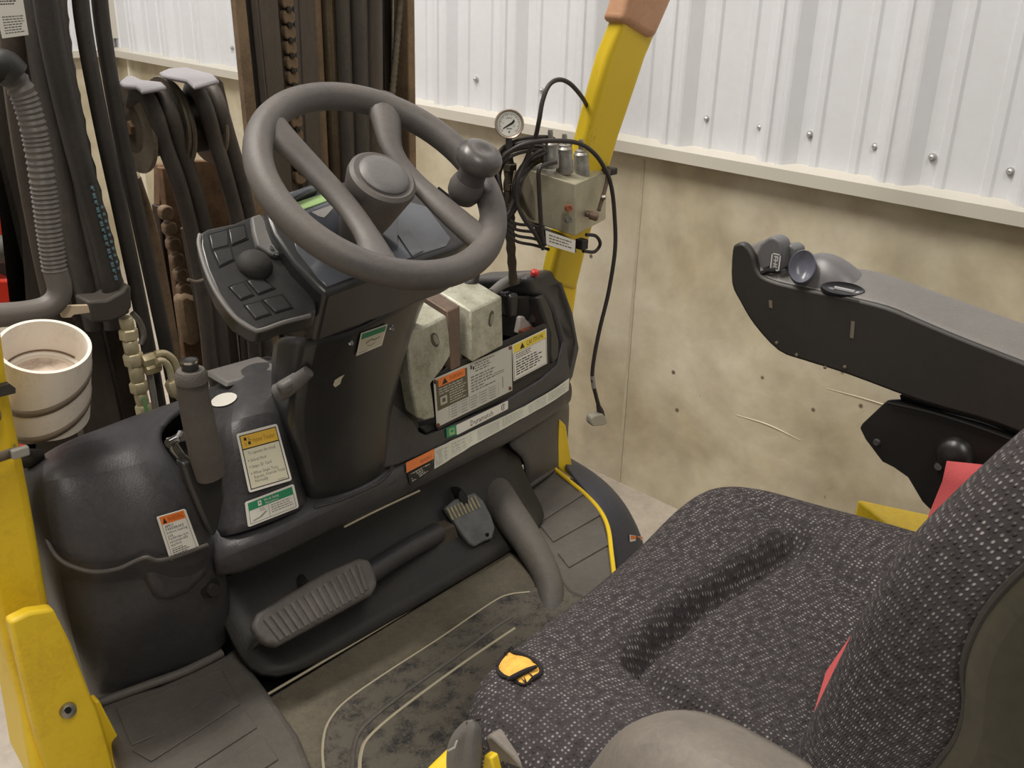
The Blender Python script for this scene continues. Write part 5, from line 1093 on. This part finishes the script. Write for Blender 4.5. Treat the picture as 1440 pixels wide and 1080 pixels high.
for k in range(9):
    ox, oy = rg.uniform(-7, 7), rg.uniform(-6, 6); s_ = 1+rg.uniform(-.12, .12)
    loop = [(700, 262), (698, 236), (712, 214), (740, 204), (768, 204), (772, 214), (748, 226), (730, 250), (726, 280), (716, 300), (704, 290)]
    tube('cable', [P(725+(x-725)*s_+ox, 250+(y-250)*s_+oy, 'y', 1.285+.010*rg.random()+.02*math.sin(i*1.3+k)) for i, (x, y) in enumerate(loop)], .0031, cable, CB, seg=7, closed=True)
for k in range(4):
    tube('cable', [P(704+k*2, 296+k*7, 'y', 1.29), P(724, 314+k*8, 'y', 1.27), P(752, 318+k*9, 'y', 1.26), P(772, 330+k*7, 'y', 1.25)], .0030, cable, CB, seg=7)
tube('cable', [P(*q, 'y', 1.235) for q in ((782, 228), (766, 232), (758, 240), (758, 262), (760, 300), (762, 330), (766, 345))], .0042, cable, CB, seg=8)
HC_ = thing('hanging_cable', 'black cable looping over the valve block and hanging down to a grey plug', 'cable', tuple(P(844, 590, 'y', 1.20)))
tube('cable', [P(x, y, 'y', v) for x, y, v in ((826, 150, 1.27), (818, 136, 1.25), (802, 118, 1.24), (786, 112, 1.24), (772, 120, 1.24), (763, 142, 1.24), (758, 170, 1.24), (752, 196, 1.25), (740, 224, 1.26), (728, 252, 1.26), (726, 280, 1.26), (736, 306, 1.25), (752, 328, 1.24), (764, 350, 1.24))], .0042, cable, HC_, seg=10)
tube('cable', [P(x, y, 'y', v) for x, y, v in ((700, 232, 1.27), (716, 214, 1.25), (740, 202, 1.23), (776, 198, 1.215), (812, 201, 1.21), (836, 216, 1.205), (852, 240, 1.20), (860, 264, 1.20), (864, 300, 1.20), (865, 350, 1.20), (856, 410, 1.20), (844, 460, 1.20), (836, 500, 1.20), (833, 530, 1.20), (838, 556, 1.20), (843, 574, 1.20))], .0042, cable, HC_, seg=10)
tube('cable_sleeve', [P(833, 528, 'y', 1.2), P(834, 536, 'y', 1.2), P(835, 545, 'y', 1.2)], .005, M('grey_sleeve', (150, 146, 140), .5), HC_, seg=10)
tube('strain_relief', [P(841, 570, 'y', 1.2), P(844, 578, 'y', 1.2), P(845, 586, 'y', 1.2)], [.0042, .0075, .009], cable, HC_, seg=12)
prism('plug_body', [P(x, y, 'y', 1.19) for x, y in ((832, 588), (838, 584), (848, 582), (853, 588), (855, 596), (848, 599), (834, 600), (831, 596)) ], (.004, .018, 0), M('clear_grey_plug', (168, 162, 148), .25, spec=.7), HC_, bevel=.003)
# ================================================================ STEEL BRACKETS IN THE DASH POCKET
def block(label, front, back, inner_hole, name, mat=zinc, off=.02, depth=.05, extra=None):
    T = thing(name, label, 'steel block', tuple(DP(*front[0], off)))
    prism('block_body', [DP(x, y, off) for x, y in front], back, mat, T, bevel=.0035)
    hx, hy, ra, rb, rot_ = inner_hole
    c_ = DP(hx, hy, off+.0008)
    ex = du*math.cos(rot_)+dv*math.sin(rot_); ey = dv*math.cos(rot_)-du*math.sin(rot_)
    ring = [c_+ex*math.cos(a)*ra+ey*math.sin(a)*rb for a in [2*math.pi*k/24 for k in range(24)]]
    prism('bolt_hole', ring, -dnm*.0012, M('hole_inner', (84, 82, 72), .4, .5), T)
    ring2 = [c_+dnm*.0005+ex*(math.cos(a)*ra*.62+ra*.2)+ey*(math.sin(a)*rb*.72-rb*.08) for a in [2*math.pi*k/24 for k in range(24)]]
    prism('bolt_hole_far_edge', ring2, -dnm*.0008, steel, T)
    return T
backv = lambda p: Vector((-.012, .075, .022))
b1 = block('left galvanised steel block with clipped corner and bolt hole in the dash pocket', [(571, 470), (596, 460), (628, 444), (632, 470), (634, 500), (622, 520), (606, 540), (609, 560), (612, 588), (598, 592), (586, 588), (578, 540)], backv, (612, 478, .010, .014, .5), 'steel_block')
b2 = block('right galvanised steel block with slanted oval hole in the dash pocket', [(662, 437), (706, 417), (708, 486), (664, 510)], backv, (691, 448, .0075, .0155, -.55), 'steel_block')
cb_ = thing('brown_steel_bar', 'upright brown-stained steel bar wedged between the two galvanised blocks', 'steel bar', tuple(DP(640, 500)))
prism('bar', [DP(x, y, .006) for x, y in ((629, 438), (647, 431), (648, 515), (634, 522))], backv, brownst, cb_, bevel=.002)
prism('bar_shadow_side', [DP(x, y, -.004) for x, y in ((647, 433), (663, 440), (664, 510), (648, 516))], Vector((0, .06, .015)), brownst, cb_, bevel=.002)
# ================================================================ STICKERS AND PLATES
def surfN(tops, bots, tree, lift=.0012, grid=None):
    T = [hit(x, y, tree) for x, y in tops]; B = [hit(x, y, tree) for x, y in bots]; K = len(T)-1
    def f(u, v, h=0):
        s = min(max(u, 0), .99999)*K; i = int(s); t = s-i
        a = T[i][0].lerp(T[i+1][0], t); b = B[i][0].lerp(B[i+1][0], t)
        n = (T[i][1]+T[i+1][1]+B[i][1]+B[i+1][1]).normalized()
        return a+(b-a)*v+n*(h+lift)
    return f
def quadhit(tree, c, lift=.0015):
    h = [hit(x, y, tree) for x, y in c]; n = sum((k[1] for k in h), Vector()).normalized()
    g = surf4([k[0] for k in h])
    # lift clear of a convex surface: measure the bulge at the middle
    mx = 0
    for u in (.25, .5, .75):
        for v in (.25, .5, .75):
            px = c[0][0]*(1-u)*(1-v)+c[1][0]*u*(1-v)+c[2][0]*u*v+c[3][0]*(1-u)*v; py = c[0][1]*(1-u)*(1-v)+c[1][1]*u*(1-v)+c[2][1]*u*v+c[3][1]*(1-u)*v
            mx = max(mx, (hit(px, py, tree)[0]-g(u, v)).dot(n))
    return surf4([k[0]+n*(mx+lift) for k in h])
tM = bvh([cowlM]); tL = bvh([cowlL, cowlM]); tC = bvh([col])
g = quadhit(tM, [(328, 612), (386, 597), (406, 676), (347, 694)])
it = [('r', .05, .04, .95, .96, ink), ('r', .07, .055, .93, .27, lgold), ('r', .07, .29, .93, .945, paper_y)]
it += [('t', .33, .20, .11, 'Hyster Tracker', M('gold_print', (150, 112, 40), .5), .54)]
it += [('r', .14, .09, .20, .14, ink), ('r', .22, .17, .28, .22, ink), ('r', .24, .09, .25, .15, MATS['gold_print']), ('r', .27, .09, .28, .15, MATS['gold_print']), ('r', .14, .17, .15, .23, MATS['gold_print']), ('r', .17, .17, .18, .23, MATS['gold_print']), ('r', .24, .145, .32, .153, MATS['gold_print'])]
it += [('t', .16, .385, .075, 'To operate the truck', ink_g, .66), ('t', .12, .51, .09, '\u2022', ink), ('t', .18, .505, .075, 'Select Host', ink_g, .38), ('t', .12, .62, .09, '\u2022', ink), ('t', .18, .615, .075, 'Swipe ID Card', ink_g, .46),
       ('t', .12, .73, .09, '\u2022', ink), ('t', .18, .725, .075, 'When Single Tone', ink_g, .58), ('t', .18, .795, .075, 'Repeats, Override Truck', ink_g, .72), ('t', .18, .865, .075, 'Normally', ink_g, .3), ('r', .68, .915, .88, .925, lt_ink)]
decal('instruction_sticker', g, it, FL, base=paper, aspect=1.25, rnd=.05, label='white bordered sticker with a gold heading')
g = quadhit(tM, [(341, 706), (410, 680), (417, 713), (346, 741)])
it = [('r', .05, .08, .95, .40, green), ('t', .36, .24, .15, 'Work Swing', paper, .3), ('t', .38, .36, .12, 'Maintenance', paper, .26), ('r', .24, .14, .31, .34, paper), ('r', .26, .19, .29, .26, green), ('r', .43, .42, .436, .92, ink), ('r', .05, .91, .95, .93, ink_g), ('r', .05, .4, .06, .92, ink_g), ('r', .945, .4, .955, .92, ink_g)]
it += lines(.48, .47, .92, .84, 4, lt_ink, seed=9)+[('p', [(.10, .86), (.12, .80), (.24, .76), (.36, .62), (.40, .64), (.28, .80)], lt_ink)]+lines(.26, .46, .38, .60, 2, lt_ink, seed=2)
decal('green_header_sticker', g, it, FL, base=paper, aspect=.5, rnd=.04, label='green headed sticker')
g = quadhit(tL, [(216, 725), (256, 713), (277, 769), (235, 786)])
it = [('r', .08, .02, .92, .20, orange), ('p', [(.14, .18), (.28, .18), (.21, .05)], ink), ('t', .33, .17, .17, 'WARNING', M('orange_print', (150, 66, 24), .5), .52)]
for k, (s_, wd) in enumerate((('APPLY', .30), ('PARKBRAKE', .62), ('before leaving', .70), ('seat.', .2), ('Parkbrake not', .66), ('automatically', .62), ('applied.', .38))):
    it.append(('t', .15, .285+k*.071, .088, s_, ink, wd))
it += lines(.15, .80, .70, .94, 3, ink_g, seed=5, fill=.5)+lines(.15, .76, .60, .80, 1, ink_g, seed=6)
it += [('r', .08, .2, .095, .97, ink_g), ('r', .905, .2, .92, .97, ink_g), ('r', .08, .965, .92, .975, ink_g)]
decal('warning_sticker', g, it, FL, base=paper, aspect=1.45, rnd=.05, label='worn white sticker with an orange WARNING band')
h0 = [hit(x, y, tM) for x, y in ((316, 560), (326, 556), (336, 562), (332, 570), (314, 574))] if False else None
# column sticker and torn residue
cg = quadhit(tC, [(506, 467), (543, 454), (535, 484), (499, 499)])
decal('column_sticker', cg, [('r', .04, .05, .95, .30, green), ('r', .06, .32, .94, .93, paper_y)]+[('p', [(.25, .52), (.45, .42), (.62, .50), (.82, .46), (.80, .52), (.62, .58), (.46, .50), (.28, .60)], lt_ink), ('p', [(.35, .66), (.5, .74), (.66, .66), (.66, .70), (.5, .78), (.35, .70)], lt_ink), ('r', .08, .90, .4, .92, ink_g)],
      SCN, base=paper, label='small green and white sticker')
rs = [hit(x, y, tC) for x, y in ((484, 526), (480, 532), (478, 539), (471, 544), (468, 541), (470, 534), (476, 530))]
mesh('sticker_residue', [p+n*.0012 for p, n in rs], [list(range(7))], paper_y, SCN, smooth=False)
# capacity plate
g = surf4([DP(609, 533, .006), DP(719, 485, .006), DP(720, 549, .006), DP(614, 601, .006)])
it = [('r', .02, .06, .40, .68, olive), ('r', .05, .04, .37, .21, orange), ('p', [(.09, .19), (.16, .19), (.125, .07)], ink), ('t', .18, .17, .13, 'WARNING', MATS['orange_print'], .17)]
it += lines(.05, .25, .38, .40, 3, paper_g, seed=11)+lines(.17, .40, .38, .66, 5, paper_g, seed=12)+[('r', .06, .43, .14, .60, paper_g), ('r', .08, .47, .12, .55, olive)]
it += [('p', [(.44, .06), (.46, .06), (.46, .14), (.44, .14)], ink), ('r', .47, .10, .49, .17, ink)]
it += lines(.50, .05, .80, .26, 4, ink_g, seed=13, rag=.5)+lines(.44, .30, .78, .66, 6, ink_g, seed=14, rag=.5)+lines(.74, .44, .92, .52, 2, ink_g, seed=15)
for r_ in range(5):
    it.append(('r', .15, .70+r_*.055, .80, .703+r_*.055, lt_ink))
    for c in range(5): it += lines(.18+c*.125, .712+r_*.055, .27+c*.125, .745+r_*.055, 1, ink_g, seed=40+r_*7+c)
for c in range(6): it.append(('r', .15+c*.13, .68, .154+c*.13, .93, lt_ink))
it.append(('r', .86, .60, .867, .84, ink))
decal('capacity_plate', g, it, FL, base=M('plate_metal', (204, 204, 198), .35, .3), aspect=.6, label='grey metal data plate with an orange WARNING corner')
for a in ((612, 537), (717, 489), (717, 546), (616, 598)): lathe('plate_rivet', [(0, .003), (.003, .0025), (.004, 0), (.004, -.002)], DP(*a, .007), dnm, M('rusty_rivet', (112, 70, 56), .6), FL, seg=12)
g = surf4([DP(720, 485, .0065), DP(768, 462, .0065), DP(769, 511, .0065), DP(722, 536, .0065)])
it = [('r', .03, .03, .97, .25, lyellow), ('p', [(.20, .22), (.34, .22), (.27, .06)], ink), ('t', .38, .21, .19, 'CAUTION', ink, .5), ('r', .02, .26, .98, .268, ink), ('r', .02, .26, .03, .97, ink), ('r', .97, .26, .98, .97, ink), ('r', .02, .962, .98, .97, ink)]
it += lines(.08, .31, .55, .46, 3, ink, seed=21)+lines(.08, .50, .92, .92, 6, ink, seed=22, rag=.3)
decal('caution_sticker', g, it, FL, base=paper, aspect=.9, label='white sticker with a yellow CAUTION band')
g = surf4([DP(641, 598, .0018), DP(714, 563, .0018), DP(714, 575, .0018), DP(642, 612, .0018)])
cir = [(.90+.042*math.cos(a), .5+.36*math.sin(a)) for a in [2*math.pi*k/20 for k in range(20)]]; cir2 = [(.90+.034*math.cos(a), .5+.29*math.sin(a)) for a in [2*math.pi*k/20 for k in range(20)]]
decal('name_sticker', g, [('t', .25, .80, .80, 'Duramatch', ink, .44), ('p', cir, ink)], FL, base=paper, aspect=.2, rnd=.02)
decal('name_sticker_mark', lambda u, v, h=0: g(u, v, h+.0006), [('p', cir2, paper), ('r', .893, .28, .907, .72, ink)], FL)
g = surf4([DP(627, 602, .0018), DP(641, 597, .0018), DP(642, 611, .0018), DP(628, 616, .0018)])
decal('green_tab', g, [('r', .25, .2, .8, .85, greenp), ('r', .38, .35, .7, .6, green)], FL, base=green)
# long strip along the lower edge
tB = bvh([bar]+[o for o in FL.children if o.name.startswith('dash_face')])
tops = [(608, 631), (632, 620), (658, 609), (684, 597), (710, 585), (735, 572), (760, 557), (780, 545), (798, 532)]
bots = [(608, 659), (632, 645), (658, 630), (684, 616), (710, 602), (736, 587), (760, 573), (780, 561), (797, 549)]
g = surfN(tops, bots, tB, lift=.004)
it = []
rg2 = random.Random(5)
for k, (a, b) in enumerate(((.0, .06), (.06, .28), (.29, .45), (.46, .62), (.64, .78), (.79, .98))):
    it += [('r', a+.01, .12, b, .9, paper_g)] if k % 2 == 0 else lines(a+.01, .16, b, .88, 4, paper_g, seed=60+k, fill=.7)+lines(a+.01, .20, b, .84, 3, lt_ink, seed=70+k, fill=.12)
decal('long_instruction_strip', g, it, FL, base=M('strip_paper', (198, 196, 180), .5), nseg=24)
g = surfN([(568, 650), (588, 641), (608, 631)], [(569, 664), (588, 655), (607, 645)], tB, lift=.004)
decal('orange_warning_strip', g, [('p', [(.10, .88), (.26, .88), (.18, .25)], ink), ('t', .34, .80, .55, 'WARNING', MATS['orange_print'], .58)], FL, base=orange, nseg=2, aspect=.4)
g = surfN([(571, 666), (588, 657), (606, 648)], [(575, 682), (590, 672), (606, 660)], tB, lift=.003)
decal('worn_print_strip', g, lines(.1, .1, .9, .9, 4, paper_g, seed=31, fill=.6), FL, base=plastic_dk, nseg=2)
# oval white sticker on the cowl top
hs = [hit(316+18*math.cos(a), 563+9*math.sin(a)-4*math.cos(a), tL) for a in [2*math.pi*k/20 for k in range(20)]]
mesh('oval_sticker', [p+n*.002 for p, n in hs], [list(range(20))], paper, FL, smooth=False)
# small label on the fender
ff = [hit(x, y, bvh([o for o in FL.children if o.name.startswith('fender')])) for x, y in ((884, 752), (902, 744), (903, 752), (884, 762))]
decal('fender_label', surf4([p+n*.003 for p, n in ff]), [('r', .05, .1, .95, .65, orange)], FL, base=paper)
# sub-parts: keys belong to the key panel
kp_o = [o for o in SCN.children if o.name.startswith('key_panel') and 'skirt' not in o.name][0]
for o in list(SCN.children):
    if o.name.startswith('key_recess') or o.name == 'key' or o.name.startswith('key.') or o.name.startswith('panel_rim'):
        o.parent = kp_o; o.matrix_parent_inverse = parent_world(kp_o).inverted()
def adopt(root, child, par):
    p = [o for o in root.children if o.name.split('.')[0] == par][0]
    for o in list(root.children):
        if o.name.split('.')[0] == child: o.parent = p; o.matrix_parent_inverse = parent_world(p).inverted()
adopt(BP, 'pad_rib', 'pedal_pad'); adopt(AP, 'grip_tooth', 'pedal_pad'); adopt(FL, 'mat_border', 'floor_mat'); adopt(FL, 'pad_ridge', 'foot_pad')
adopt(SW, 'hub_cap', 'hub'); adopt(PB, 'button_rim', 'push_button'); adopt(FL, 'bolt_socket', 'cover_bolt'); adopt(AR, 'rocker_bar', 'rocker_switch'); adopt(FL, 'plug_recess', 'hole_plug')
adopt(ST, 'seam_piping', 'backrest'); adopt(ST, 'torn_edge', 'seat_cushion'); adopt(ST, 'exposed_foam', 'seat_cushion'); adopt(ST, 'loose_thread', 'seat_cushion'); adopt(ST, 'torn_flap', 'seat_cushion')
